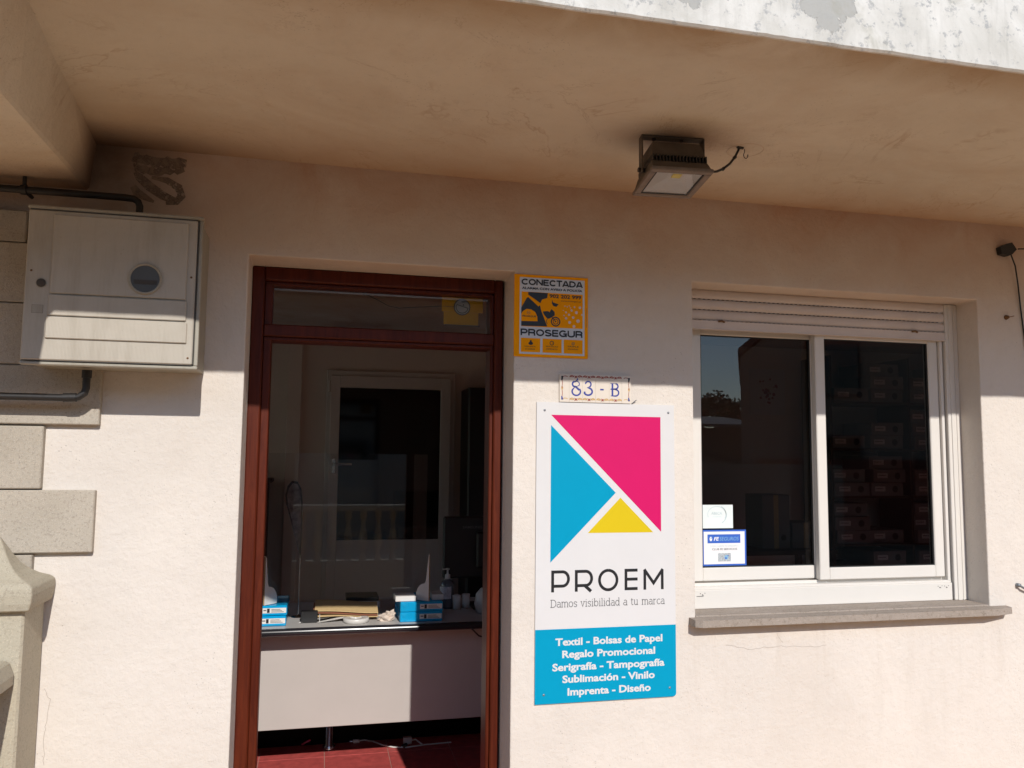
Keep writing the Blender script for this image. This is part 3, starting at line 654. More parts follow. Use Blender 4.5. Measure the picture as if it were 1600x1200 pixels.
# slab-serif tagline, drawn as pen strokes (unit = x-height)
G = {
 'D': (1.25, [[(0, 0), (0.55, 0)], [(0, 1.4), (0.55, 1.4)], [(0.2, 0), (0.2, 1.4)], [(0.55, 1.4)]+arc(0.55, 0.7, 0.55, 0.7, 90, -90, 12)[1:]]),
 'a': (0.92, [arc(0.42, 0.68, 0.28, 0.30, 150, 0, 8)+[(0.70, 0.0)], arc(0.38, 0.28, 0.32, 0.28, 60, 330, 12)+[(0.70, 0.2)], [(0.66, 0.0), (0.86, 0.0)]]),
 'm': (1.45, [[(0.0, 0.97), (0.15, 0.97), (0.15, 0)], arc(0.42, 0.68, 0.27, 0.30, 180, 0, 8)+[(0.69, 0)], arc(0.96, 0.68, 0.27, 0.30, 180, 0, 8)+[(1.23, 0)], [(0, 0), (0.3, 0)], [(0.56, 0), (0.82, 0)], [(1.1, 0), (1.38, 0)]]),
 'o': (0.98, [arc(0.45, 0.49, 0.38, 0.49, 90, 450, 18)]),
 's': (0.78, [[(0.62, 0.74), (0.62, 0.9)], arc(0.36, 0.74, 0.26, 0.24, 20, 200, 8)+[(0.3, 0.52), (0.5, 0.44)]+arc(0.36, 0.24, 0.27, 0.25, 40, -160, 9)]),
 'v': (0.92, [[(0.0, 0.97), (0.28, 0.97)], [(0.56, 0.97), (0.86, 0.97)], [(0.12, 0.97), (0.43, 0.0), (0.74, 0.97)]]),
 'i': (0.48, [[(0.04, 0.97), (0.22, 0.97), (0.22, 0)], [(0.04, 0), (0.40, 0)], [(0.20, 1.25), (0.20, 1.40)]]),
 'b': (1.0, [[(0.02, 1.45), (0.16, 1.45), (0.16, 0)], arc(0.50, 0.49, 0.35, 0.49, 160, -160, 14)]),
 'l': (0.46, [[(0.04, 1.45), (0.20, 1.45), (0.20, 0)], [(0.02, 0), (0.38, 0)]]),
 'd': (1.02, [[(0.60, 1.45), (0.76, 1.45), (0.76, 0), (0.92, 0)], arc(0.42, 0.49, 0.35, 0.49, 20, 340, 14)]),
 't': (0.62, [[(0.22, 1.28), (0.22, 0.2), (0.30, 0.02), (0.52, 0.04)], [(0.02, 0.97), (0.50, 0.97)]]),
 'u': (1.04, [[(0.02, 0.97), (0.16, 0.97), (0.16, 0.3)]+arc(0.43, 0.29, 0.27, 0.29, 180, 350, 8), [(0.58, 0.97), (0.72, 0.97), (0.72, 0), (0.88, 0)]]),
 'r': (0.74, [[(0.02, 0.97), (0.17, 0.97), (0.17, 0)], [(0.02, 0), (0.36, 0)], arc(0.45, 0.62, 0.28, 0.35, 180, 60, 7)]),
 'c': (0.84, [arc(0.45, 0.49, 0.37, 0.49, 45, 315, 14)]), ' ': (0.62, [])}
tl = MB(); s_ = 'Damos visibilidad a tu marca'; tw = sum(G[c][0] for c in s_)-0.1; k = (1.168-0.758)/tw; xh = 0.0172; cx = 0.758
for c in s_:
    for st in G[c][1]: tl.stroke([(cx+p[0]*k, 1.0975+p[1]*xh) for p in st], 0.0022, yy, 'ink_thin')
    cx += G[c][0]*k
tl.build('tagline', sign)
bl = MB()
for body, x0, x1, z in (('Textil - Bolsas de Papel', 0.776, 1.159, 0.9715), ('Regalo Promocional', 0.800, 1.132, 0.931), ('Serigrafía - Tampografía', 0.766, 1.166, 0.8895), ('Sublimación - Vinilo', 0.801, 1.130, 0.850), ('Imprenta - Diseño', 0.819, 1.115, 0.8085)):
    put_text(bl, body, x0, x1, z, 0.0242, yy-0.0003, 'sign_white', 0.032)
bl.build('service_lines', sign)
for x, z in ((0.734, 1.757), (1.187, 1.758), (0.737, 0.815), (1.185, 0.815)):
    MB().lathe([(0.0001, -0.0018), (0.0036, -0.0012), (0.0042, 0.0)], (x, yy, z), 'screw', 10, 'y').build('screw', sign)

# alarm sign
AX0, AX1, AZ0, AZ1 = 0.624, 0.889, 1.939, 2.2235
al = thing('alarm_sign', (0.7565, 0, AZ0), 'yellow alarm company sign beside the top of the door with guard and motorbike silhouette', 'sign')
MB().box(AX0, AX1, -0.005, -0.0010, AZ0, AZ1, 'amber', 0.001).build('panel', al)
def A(X, Y):
    u = (X-35)/918.0; top = 55+(X-40)*0.0656; bot = 1095+(X-30)*0.0326
    return AX0+(AX1-AX0)*u, AZ0+(AZ1-AZ0)*(bot-Y)/(bot-top)
def AU(u, v): return AX0+(AX1-AX0)*u, AZ0+(AZ1-AZ0)*v
g = MB(); x, z = AU(0.072, 0.032); x2, z2 = AU(0.952, 0.965); g.quad(x, x2, z, z2, -0.0053, 'sign_grey')
px0, pz0 = AU(0.098, 0.365); px1, pz1 = AU(0.925, 0.788); g.quad(px0, px1, pz0, pz1, -0.0056, 'amber')
for u0, u1 in ((0.092, 0.350), (0.382, 0.640), (0.668, 0.925)):
    x, z = AU(u0, 0.055); x2, z2 = AU(u1, 0.225); g.quad(x, x2, z, z2, -0.0056, 'amber')
g.build('print_fields', al)
g = MB(); yk = -0.0059
g.poly([A(*p) for p in [(205, 322), (280, 375), (355, 430), (375, 385), (440, 365), (447, 303), (205, 288)]], yk, 'ink')
g.poly([A(*p) for p in [(122, 715), (442, 722), (395, 600), (365, 520), (350, 455), (330, 472), (250, 395), (205, 352), (190, 360), (150, 430), (122, 485)]], yk, 'ink')
g.poly([A(*p) for p in [(122, 655), (322, 657), (318, 600), (292, 542), (242, 508), (185, 502), (145, 528), (122, 560)]], yk-0.0003, 'amber')
g.poly([A(*p) for p in [(385, 535), (400, 572), (430, 612), (460, 627), (500, 607), (535, 582), (532, 540), (492, 503), (470, 545), (450, 530)]], yk, 'ink')
g.poly([A(*p) for p in [(500, 385), (497, 430), (512, 462), (552, 477), (582, 445), (512, 420)]], yk, 'ink')
x, z = A(545, 662); g.disc(x, yk, z, 0.0172, 'ink', 26, rin=0.0130); g.disc(x, yk, z, 0.0100, 'ink', 22, rin=0.0076); g.disc(x, yk, z, 0.0026, 'ink', 10)
g.stroke([A(455, 600), A(430, 655), A(440, 690)], 0.0018, yk-0.0002, 'ink'); g.stroke([A(500, 605), A(540, 655)], 0.0026, yk-0.0002, 'ink')
x, z = A(210, 548); g.disc(x, yk-0.0006, z, 0.0060, 'ink_thin', 18, rin=0.0048); g.stroke([(x-0.003, z), (x+0.003, z)], 0.0012, yk-0.0006, 'ink_thin')
g.build('silhouette', al)
g = MB()
for X, Y, r in [(660, 468, 8), (690, 475, 9), (715, 465, 7), (780, 480, 12), (850, 487, 18), (745, 522, 16), (805, 548, 20), (675, 545, 12), (712, 575, 14), (880, 578, 15), (650, 585, 8), (765, 610, 18), (675, 620, 16), (825, 655, 25), (720, 672, 20), (775, 722, 20), (640, 520, 6), (730, 490, 7)]:
    x, z = A(X, Y); g.disc(x, -0.0059, z, r*0.00026, 'lilac', 12)
g.build('dot_pattern', al)
def cap_strokes(mb, body, x0, x1, zb, cap, y, mat, wt=0.235):
    O = arc(0.42, 0.5, 0.33, 0.41, 90, 450, 22)
    F = {'C': (0.80, [arc(0.42, 0.5, 0.33, 0.41, 42, 318, 16)]), 'O': (0.84, [O]), 'N': (0.80, [[(0.1, 0), (0.1, 1)], [(0.70, 0), (0.70, 1)], [(0.12, 0.93), (0.68, 0.07)]]),
         'E': (0.70, [[(0.1, 0), (0.1, 1)], [(0.1, 0.91), (0.64, 0.91)], [(0.1, 0.51), (0.60, 0.51)], [(0.1, 0.09), (0.65, 0.09)]]),
         'T': (0.68, [[(0.34, 0), (0.34, 1)], [(0.02, 0.91), (0.66, 0.91)]]), 'A': (0.78, [[(0.06, 0), (0.36, 0.98)], [(0.42, 0.98), (0.72, 0)], [(0.2, 0.27), (0.58, 0.27)]]),
         'D': (0.80, [[(0.1, 0), (0.1, 1)], [(0.1, 0.91), (0.34, 0.91)] + arc(0.34, 0.5, 0.35, 0.41, 90, -90, 12)[1:] + [(0.1, 0.09)]]),
         'P': (0.74, [[(0.1, 0), (0.1, 1)], [(0.1, 0.91), (0.42, 0.91)] + arc(0.42, 0.66, 0.22, 0.25, 90, -90, 10)[1:] + [(0.1, 0.41)]]),
         'R': (0.78, [[(0.1, 0), (0.1, 1)], [(0.1, 0.91), (0.44, 0.91)] + arc(0.44, 0.68, 0.22, 0.23, 90, -90, 10)[1:] + [(0.1, 0.45)], [(0.50, 0.45), (0.64, 0.36), (0.66, 0.0)]]),
         'S': (0.74, [arc(0.37, 0.71, 0.26, 0.20, 20, 200, 10) + [(0.24, 0.56), (0.50, 0.46)] + arc(0.37, 0.29, 0.28, 0.20, 40, -160, 12)]),
         'G': (0.84, [arc(0.42, 0.5, 0.33, 0.41, 42, 330, 16) + [(0.72, 0.46)], [(0.45, 0.46), (0.80, 0.46)], [(0.72, 0.0), (0.72, 0.46)]]),
         'U': (0.80, [[(0.1, 1), (0.1, 0.36)] + arc(0.40, 0.36, 0.30, 0.27, 180, 360, 12)[1:] + [(0.70, 1)]])}
    tw = sum(F[c][0] for c in body); k = (x1-x0)/tw; cx = x0
    for c in body:
        for q, st in enumerate(F[c][1]): mb.stroke([(cx+p[0]*k, zb+p[1]*cap) for p in st], cap*wt, y-0.00005*q, mat)
        cx += F[c][0]*k
g = MB()
def at(body, xa, xb, yb_left, cap_px, mat='ink', bold=0.045, y=-0.0062):
    x0, z0 = A(xa, yb_left); x1, _ = A(xb, yb_left); put_text(g, body, x0, x1, z0, cap_px*0.000272, y, mat, bold)
x0, z0 = A(120, 192); x1, _ = A(885, 192); cap_strokes(g, 'CONECTADA', x0, x1, z0, 0.0207, -0.0062, 'ink'); g.build('lettering', al); g = MB()
at('ALARMA CON AVISO A POLICÍA', 128, 880, 249, 30, bold=0.03); g.build('lettering', al); g = MB()
x0, z0 = A(112, 833); x1, _ = A(888, 833); cap_strokes(g, 'PROSEGUR', x0, x1, z0, 0.0228, -0.0062, 'ink', 0.235); g.build('lettering', al); g = MB()
x0, z0 = A(468, 362); x1, _ = A(865, 362); put_text(g, '902 202 999', x0, x1, z0, 0.0128, -0.0062, 'ink', 0.03); g.build('lettering', al); g = MB()
x0, z0 = A(608, 408); x1, _ = A(862, 408); put_text(g, 'www.prosegur.es', x0, x1, z0, 0.0046, -0.0062, 'ink'); g.build('lettering', al); g = MB()
x0, z0 = A(135, 602); x1, _ = A(305, 602); put_text(g, 'PROSEGUR', x0, x1, z0, 0.0062, -0.0066, 'ink', 0.01); g.build('lettering', al); g = MB()
for a_, b_, c1, c2 in ((165, 300, 'VIGILANCIA', '24 HORAS'), (425, 575, 'SERVICIO', 'INMEDIATO'), (690, 835, 'TRIPLE', 'SEGURIDAD')):
    x0, z0 = A(a_, 980); x1, _ = A(b_, 980); put_text(g, c1, x0, x1, z0, 0.0044, -0.0062, 'ink')
    x0, z0 = A(a_+8, 1013); x1, _ = A(b_-8, 1013); put_text(g, c2, x0, x1, z0, 0.0044, -0.0062, 'ink')
    g.build('lettering', al); g = MB()
g = MB(); x, z = A(240, 928); g.disc(x, -0.0060, z-0.002, 0.0082, 'ink', 16, 0.0055); g.disc(x, -0.0061, z+0.0055, 0.0035, 'ink', 10); g.build('pictogram', al); g = MB()
x, z = A(500, 932); g.disc(x, -0.0060, z, 0.0078, 'ink', 18, rin=0.0056); g.stroke([(x, z), (x+0.004, z+0.001)], 0.0018, -0.0062, 'ink'); g.build('pictogram', al); g = MB()
x, z = A(765, 940); g.disc(x, -0.0060, z, 0.0055, 'ink_thin', 12, rin=0.0042); g.stroke([(x-0.003, z+0.002), (x, z-0.002), (x+0.005, z+0.005)], 0.0012, -0.0062, 'ink_thin'); g.build('pictogram', al); g = MB()
x, z = A(930, 490); x2, z2 = A(932, 735); g.quad(x, x+0.0008, z2, z, -0.0056, 'ink_thin')
g.build('fine_print', al)

# ceramic number plaque
pl = thing('house_number_plaque', (0.917, 0, 1.7865), 'small framed ceramic number plaque reading 83 - B above the tall shop sign', 'plaque')
edges = [0.786, 0.8205, 0.868, 0.9155, 0.9655, 1.0125, 1.046]; cells = []
for i in range(6):
    m = MB(); m.box(edges[i]+0.00015, edges[i+1]-0.00015, -0.0085, -0.001, 1.7868, 1.8835, 'tile', 0.0005)
    m.build('tile', pl)
yt = -0.0088; g = MB(); K = 1.45
g.stroke([(0.8505, 1.8695), (0.8495, 1.864), (0.8415, 1.8575)] + arc(0.8425, 1.8495, 0.0105, 0.0095, 120, 235, 7) + [(0.845, 1.8395), (0.855, 1.8305)] + arc(0.8458, 1.8240, 0.0150, 0.0135, 30, -210, 18) + [(0.8405, 1.8395), (0.8510, 1.8430)] + arc(0.8465, 1.8500, 0.0105, 0.0095, -30, 120, 9), 0,
         yt, 'tile_blue', ws=[w_*K for w_ in [0.0035, 0.0028, 0.0030] + [0.004]*8 + [0.0046, 0.0048] + [0.0038]*19 + [0.0014, 0.0014] + [0.0022]*10])
g.build('digit', pl); g = MB()
g.stroke([(0.8775, 1.8530)] + arc(0.8890, 1.8500, 0.0100, 0.0100, 160, -70, 14) + [(0.886, 1.8385)] + arc(0.8885, 1.8250, 0.0150, 0.0125, 80, -150, 16)[1:] + [(0.8765, 1.8245)], 0, yt, 'tile_blue', ws=[w_*K for w_ in [0.0045]+[0.0035]*14+[0.0018, 0.0015]+[0.0042]*16+[0.0050]])
g.build('digit', pl); g = MB()
g.stroke([(0.9325, 1.8330), (0.9455, 1.8330)], 0.0055, yt, 'tile_blue')
g.build('dash', pl); g = MB()
g.stroke([(0.9775, 1.8120), (0.9775, 1.8555)], 0.0066, yt, 'tile_blue')
for zc, r, rz in ((1.8460, 0.0100, 0.0095), (1.8235, 0.0125, 0.0115)):
    g.stroke([(0.970, zc+rz), (0.989, zc+rz)] + arc(0.988, zc, r, rz, 85, -85, 12) + [(0.971, zc-rz)], 0, yt-0.0002, 'tile_blue', ws=[0.0020, 0.003] + [0.0052]*13 + [0.0020])
g.build('letter', pl)
g = MB()
for cx in (0.868-0.0235, 0.892, 0.941, 0.989):
    for zc, mt, mt2 in ((1.8745, 'tile_rust', 'tile_rust'), (1.7965, 'tile_ochre', 'tile_rust')):
        for sgn in (-1, 1):
            g.stroke(arc(cx+sgn*0.0145, zc, 0.0068, 0.0042, 200 if sgn > 0 else -20, -20 if sgn > 0 else 200, 8), 0.0036, yt, mt)
            g.stroke([(cx+sgn*0.010, zc-0.001), (cx+sgn*0.020, zc+0.001)], 0.0028, yt-0.0001, mt)
        g.disc(cx, yt-0.0001, zc, 0.0044, mt2, 8, 0.0042); g.stroke([(cx-0.006, zc+0.005), (cx+0.006, zc-0.004)], 0.0016, yt-0.0002, mt2); g.stroke([(cx-0.006, zc-0.005), (cx+0.006, zc+0.004)], 0.0016, yt-0.0002, mt2)
for x, sg in ((0.795, 1), (1.0385, -1)):
    for z0, z1 in ((1.806, 1.828), (1.842, 1.864)):
        g.stroke([(x, z0), (x+sg*0.0012, (z0+z1)/2), (x, z1)], 0.0022, yt, 'tile_rust')
    g.disc(x, yt-0.0001, 1.835, 0.0035, 'tile_ochre', 8, 0.007); g.disc(x+sg*0.0, yt-0.0002, 1.838, 0.0025, 'tile_rust', 8)
    for zc, mt in ((1.8735, 'tile_rust'), (1.7975, 'tile_ochre')): g.stroke(arc(x+sg*0.011, zc, 0.008, 0.003, 180, 0, 6), 0.0026, yt, mt)
    g.poly([(x-0.003, 1.8765), (x-0.003, 1.861), (x+0.002, 1.864), (x+0.004, 1.8765)][::-1], yt-0.0003, 'ink'); g.poly([(x-0.003, 1.795), (x+0.004, 1.795), (x+0.001, 1.806), (x-0.003, 1.808)], yt-0.0003, 'tile_blue')
g.build('painted_border', pl)
wr = MB().tube([(1.050, -0.003, 1.786), (1.057, -0.008, 1.793), (1.066, -0.011, 1.800)], 0.0016, 'screw', 6)
tag(wr.build('wire_end'), 'bent grey wire end poking out at the right corner of the number plaque', 'wire')

# ================================================================ METER CABINET
cab = thing('meter_cabinet', (-0.589, -0.1, 1.838), 'pale grey utility meter cabinet with round sight glass, on the wall left of the door', 'cabinet')
bx = MB(); bx.box(-0.812, -0.366, -0.185, -0.001, 1.845, 2.278, 'box_shell', 0.004)
bx.box(-0.819, -0.357, -0.200, -0.178, 1.838, 1.849, 'box_shell', 0.003); bx.box(-0.819, -0.357, -0.205, -0.176, 2.276, 2.287, 'box_shell', 0.003)
bx.box(-0.368, -0.357, -0.200, -0.178, 1.849, 2.276, 'box_shell', 0.002)
bx.build('housing', cab)
dr = MB(); yd = -0.206
dr.box(-0.815, -0.371, yd, -0.186, 1.8515, 2.2735, 'box_door', 0.003); dob = dr.build('cabinet_door', cab)
def panel(x0, x1, z0, z1, d):
    MB().box(x0, x1, yd-d, yd-0.0003, z0, z1, 'box_door', 0.0022).build('door_panel', cab)
panel(-0.750, -0.395, 2.038, 2.262, 0.006)
panel(-0.752, -0.392, 1.976, 2.0345, 0.006)
panel(-0.755, -0.388, 1.912, 1.9725, 0.006)
sg = MB(); c = (-0.505, yd-0.006, 2.092)
sg.lathe([(0.045, 0.0), (0.0455, -0.004), (0.043, -0.006), (0.040, -0.005), (0.0385, -0.0015)], c, 'box_shell', 32, 'y'); sg.build('sight_glass_ring', cab)
m = MB(); m.disc(c[0], yd-0.0075, c[2], 0.0390, 'sight', 32); m.box(c[0]-0.03, c[0]+0.032, yd-0.0080, yd-0.0076, c[2]-0.016, c[2]-0.003, 'seam'); m.build('sight_glass', cab)
lk = MB(); lk.lathe([(0.0001, -0.006), (0.009, -0.006), (0.0115, -0.004), (0.0125, 0.0)], (-0.773, yd, 2.066), 'seam', 18, 'y'); lk.lathe([(0.014, 0.0), (0.014, -0.0015), (0.012, -0.0018)], (-0.773, yd, 2.066), 'box_shell', 18, 'y'); lk.build('lock', cab)
for x, z in ((-0.800, 2.100), (-0.383, 2.105), (-0.383, 1.87)): MB().lathe([(0.0001, -0.0015), (0.0028, -0.001), (0.0032, 0.0)], (x, yd, z), 'rust', 8, 'y').build('screw', cab)
mk = MB(); mk.box(-0.793, -0.765, yd-0.001, yd-0.0003, 1.982, 2.004, 'box_shell'); mk.box(-0.7935, -0.7645, yd-0.0005, yd-0.0001, 1.9815, 2.0045, 'seam'); mk.build('label_plate', cab)
m = MB(); m.box(-0.3705, -0.3685, -0.2045, -0.2005, 1.852, 2.2715, 'seam'); m.box(-0.812, -0.372, -0.2035, -0.200, 1.8495, 1.8512, 'seam'); m.box(-0.812, -0.372, -0.2045, -0.200, 2.2738, 2.2758, 'seam'); m.build('door_gap', cab)

# pipes of the cabinet
up = MB(); up.tube([(-1.6, -0.085, 2.362), (-0.600, -0.085, 2.362), (-0.575, -0.085, 2.360), (-0.562, -0.085, 2.352), (-0.557, -0.085, 2.338), (-0.557, -0.085, 2.286)], 0.0105, 'iron', 12)
for x in (-0.872, -1.3): up.tube([(x-0.008, -0.085, 2.362), (x+0.008, -0.085, 2.362)], 0.0145, 'iron', 12); up.tube([(x, -0.085, 2.362), (x, -0.085, 2.402)], 0.006, 'iron', 8); up.tube([(x, -0.085, 2.362), (x, -0.02, 2.36)], 0.006, 'iron', 8)
tag(up.build('upper_pipe'), 'dark pipe running under the beam and bending down into the meter cabinet top', 'pipe')
lo = MB(); lo.tube([(-0.676, -0.085, 1.838), (-0.676, -0.085, 1.785), (-0.680, -0.085, 1.770), (-0.694, -0.085, 1.759), (-0.712, -0.085, 1.756), (-1.6, -0.085, 1.756)], 0.0105, 'iron', 12)
lo.tube([(-0.676, -0.085, 1.838), (-0.676, -0.085, 1.815)], 0.0135, 'iron', 12); lo.tube([(-0.735, -0.085, 1.756), (-0.700, -0.085, 1.7575)], 0.013, 'iron', 12)
for x in (-1.0, -1.35): lo.tube([(x, -0.085, 1.756), (x, -0.02, 1.756)], 0.006, 'iron', 8)
tag(lo.build('lower_pipe'), 'dark pipe leaving the underside of the meter cabinet toward the left', 'pipe')

# ================================================================ FLOODLIGHT
LP = Vector((0.985, -0.495, 2.548))
fl = thing('floodlight', LP, 'weathered square floodlight on a bracket under the balcony slab', 'floodlight')
def lbox(name, fn, yaw=radians(-5)):
    m = MB(); fn(m); ca, sa = cos(yaw), sin(yaw)
    m.v = [(LP.x + v[0]*ca - v[1]*sa, LP.y + v[0]*sa + v[1]*ca, LP.z + v[2]) for v in m.v]
    return m.build(name, fl)
def brk(m):
    m.box(-0.093, 0.093, -0.016, 0.016, -0.006, -0.0015, 'lamp_housing', 0.001)
    m.box(-0.0965, -0.0925, -0.016, 0.016, -0.112, -0.0015, 'lamp_housing', 0.001); m.box(0.0925, 0.0965, -0.016, 0.016, -0.112, -0.0015, 'lamp_housing', 0.001)
    for x, x2 in ((-0.104, -0.070), (0.070, 0.104)): m.tube([(x, 0, -0.104), (x2, 0, -0.104)], 0.007, 'black', 10)
    for x in (-0.055, 0.03): m.tube([(x, 0, -0.006), (x, 0, -0.011)], 0.006, 'iron', 6)
lbox('bracket', brk)
TILT = radians(-5)
def tilted(fn):
    def g(m):
        fn(m); c, s = cos(TILT), sin(TILT)
        m.v = [(v[0]*0.83, v[1]*0.80, (v[2]+0.06)*0.86-0.06) for v in m.v]
        m.v = [(v[0], v[1]*c-(v[2]+0.104)*s, v[1]*s+(v[2]+0.104)*c-0.104) for v in m.v]
    return g
def frustum(m, a, b, za, zb, mat, cap=True):
    x0, x1, y0, y1 = a; X0, X1, Y0, Y1 = b
    vs = [(x0, y0, za), (x1, y0, za), (x1, y1, za), (x0, y1, za), (X0, Y0, zb), (X1, Y0, zb), (X1, Y1, zb), (X0, Y1, zb)]
    m.add(vs, [(0, 1, 5, 4), (1, 2, 6, 5), (2, 3, 7, 6), (3, 0, 4, 7)] + ([(4, 5, 6, 7), (3, 2, 1, 0)] if cap else []), mat)
def house_(m):
    frustum(m, (-0.106, 0.106, -0.106, 0.116), (-0.100, 0.100, -0.084, 0.088), -0.142, -0.110, 'lamp_housing')
    frustum(m, (-0.098, 0.098, -0.078, 0.080), (-0.094, 0.094, -0.070, 0.070), -0.110, -0.088, 'lamp_housing')
    frustum(m, (-0.099, 0.099, -0.076, 0.07), (-0.086, 0.086, -0.058, 0.055), -0.088, -0.030, 'lamp_housing')
lbox('housing', tilted(house_))
def fins(m):
    for i in range(17):
        x = -0.096+i*0.012; m.box(x-0.0022, x+0.0022, -0.088, 0.085, -0.110, -0.088, 'black')
lbox('cooling_fins', tilted(fins))
def fram(m):
    a = 0.112; b = 0.088; y0, y1, y2, y3 = -0.115, -0.090, 0.100, 0.124
    m.box(-a, a, y0, y1, -0.156, -0.142, 'lamp_frame', 0.003); m.box(-a, a, y2, y3, -0.156, -0.142, 'lamp_frame', 0.003)
    m.box(-a, -b, y1, y2, -0.156, -0.142, 'lamp_frame', 0.003); m.box(b, a, y1, y2, -0.156, -0.142, 'lamp_frame', 0.003)
    g = 0.005
    m.box(-b, b, y1, y1+g, -0.153, -0.142, 'gasket'); m.box(-b, b, y2-g, y2, -0.153, -0.142, 'gasket'); m.box(-b, -b+g, y1+g, y2-g, -0.153, -0.142, 'gasket'); m.box(b-g, b, y1+g, y2-g, -0.153, -0.142, 'gasket')
lbox('front_frame', tilted(fram))
def refl(m):
    # shallow dish seen through the pane: four sloping sides and a flat top holding the chip
    x0, y0, y1 = 0.083, -0.085, 0.095; tx, t0, t1 = 0.030, -0.050, -0.010; zt = -0.1425; zz = -0.1495
    vs = [(-x0, y0, zz), (x0, y0, zz), (x0, y1, zz), (-x0, y1, zz), (-tx, t0, zt), (tx, t0, zt), (tx, t1, zt), (-tx, t1, zt)]
    m.add(vs, [(0, 1, 5, 4), (1, 2, 6, 5), (2, 3, 7, 6), (3, 0, 4, 7), (4, 5, 6, 7)], 'reflector')
lbox('reflector', tilted(refl))
lbox('led_chip', tilted(lambda m: m.box(-0.016, 0.016, -0.062, -0.030, -0.1462, -0.1440, 'led')))
lbox('lamp_pane', tilted(lambda m: m.box(-0.0825, 0.0825, -0.0845, 0.0945, -0.1525, -0.1505, 'glass_clear')))
cb = MB(); pts = [(1.052, -0.50, 2.448), (1.072, -0.505, 2.448), (1.103, -0.512, 2.449), (1.125, -0.505, 2.455), (1.150, -0.498, 2.468), (1.175, -0.492, 2.488), (1.195, -0.487, 2.512), (1.208, -0.485, 2.535), (1.213, -0.485, 2.549)]
cb.tube(pts, 0.0038, 'black', 8); cb.tube(pts[:3], 0.0078, 'black', 10); cb.tube([(1.205, -0.485, 2.5465), (1.226, -0.482, 2.5465)], 0.005, 'black', 6)
for p in (pts[4], pts[6]): cb.tube([(p[0]-0.003, p[1], p[2]-0.003), (p[0]+0.003, p[1], p[2]+0.003)], 0.0052, 'black', 8)
cb.build('cable', fl)
hk = MB().tube([(1.238, -0.470, 2.548), (1.238, -0.470, 2.540), (1.234, -0.470, 2.530), (1.237, -0.470, 2.521), (1.243, -0.470, 2.519), (1.248, -0.470, 2.524), (1.249, -0.470, 2.532)], 0.0013, 'iron', 6)
tag(hk.build('ceiling_hook'), 'small bent wire hook hanging from the slab right of the floodlight', 'hook')
rg = MB(); c0 = (1.245, -0.462)
rg.lathe([(0.0565, 0.001), (0.0555, -0.0016), (0.0535, -0.0016), (0.0525, 0.001)], (c0[0], c0[1], 2.548), 'patch', 40)
rg.build('filler_ring', slab)

# ================================================================ RIGHT EDGE FITTINGS
jb = MB(); prof = [(2.611, 2.452), (2.616, 2.424), (2.650, 2.418), (2.668, 2.426), (2.690, 2.447), (2.668, 2.474), (2.640, 2.466)]
jb.prism(prof, 'y', -0.024, -0.001, 'black')
for pts in ([(2.690, -0.03, 2.447), (2.75, -0.03, 2.452), (2.9, -0.025, 2.46)], [(2.664, -0.02, 2.424), (2.684, -0.018, 2.38), (2.699, -0.012, 2.31), (2.712, -0.006, 2.22), (2.735, -0.005, 2.0), (2.75, -0.005, 0.2)]):
    jb.tube(pts, 0.0030, 'black', 8)
tag(jb.build('junction_box', bevel=0.002), 'small black junction box with cables on the wall right of the window', 'junction box')
an = MB(); an.lathe([(0.0001, -0.012), (0.006, -0.012), (0.008, -0.006), (0.010, 0.0)], (2.645, -0.001, 2.172), 'rust', 10, 'y'); an.tube([(2.65, -0.010, 2.172), (2.665, -0.014, 2.176), (2.675, -0.010, 2.178)], 0.0015, 'rust', 6)
tag(an.build('rusty_anchor'), 'rusty wall anchor with a wire stub between junction box and window sill', 'anchor')
an = MB(); an.lathe([(0.0001, -0.014), (0.007, -0.014), (0.008, 0.0)], (2.640, -0.001, 1.122), 'screw', 10, 'y'); an.tube([(2.640, -0.012, 1.122), (2.655, -0.018, 1.112), (2.675, -0.012, 1.100)], 0.004, 'screw', 8)
tag(an.build('wall_clip'), 'small grey clip on the sunlit wall right of the window sill', 'clip')

# ================================================================ BALUSTRADE
bal = thing('balustrade', (-0.875, -0.1, -0.03), 'cast stone balustrade with bell-capped post against the left wall', 'balustrade')
def post(cx, cy, z0=-0.025, wall_side=False):
    m = MB(); h = 0.100; y1 = cy+h if not wall_side else -0.0015; y0 = cy-h if not wall_side else -0.170
    m.box(cx-h, cx+h, y0, y1, z0, 1.20, 'cast', 0.006)
    p = m.build('post', bal)
    c = MB(); ym = (y0-0.03+y1)/2; hx = 0.122; hy = (y1-(y0-0.03))/2
    lev = [(0.93, 1.168), (0.975, 1.173), (1.02, 1.190), (1.035, 1.212), (1.02, 1.232), (0.93, 1.242), (0.74, 1.252), (0.55, 1.268), (0.40, 1.288), (0.27, 1.313), (0.15, 1.340), (0.05, 1.362)]
    vs = []
    for s_, z in lev:
                for ax, ay in ((-1, -1), (1, -1), (1, 1), (-1, 1)): vs.append((cx+ax*hx*s_, min(ym+ay*hy*s_, -0.0016 if wall_side else 9), z))
    fs = [(i*4+k, i*4+(k+1) % 4, i*4+4+(k+1) % 4, i*4+4+k) for i in range(len(lev)-1) for k in range(4)] + [(3, 2, 1, 0), tuple(range(len(vs)-4, len(vs)))]
    c.add(vs, fs, 'cast'); cap = c.build('cap', p, bevel=0.004)
    return p
post(-0.875, -0.085, wall_side=True); post(-0.875, -1.60); post(-0.875, -3.40); post(1.55, -3.40)
def rail(name, a, b, axis, c, z0, z1, hw):
    m = MB(); pr = [(c-hw, z0), (c-hw-0.0, z0+0.025), (c-hw+0.012, z1-0.006), (c-hw+0.02, z1), (c+hw-0.02, z1), (c+hw-0.012, z1-0.006), (c+hw, z0+0.025), (c+hw, z0)]
    m.prism(pr[::-1], axis, a, b, 'cast'); m.build(name, bal)
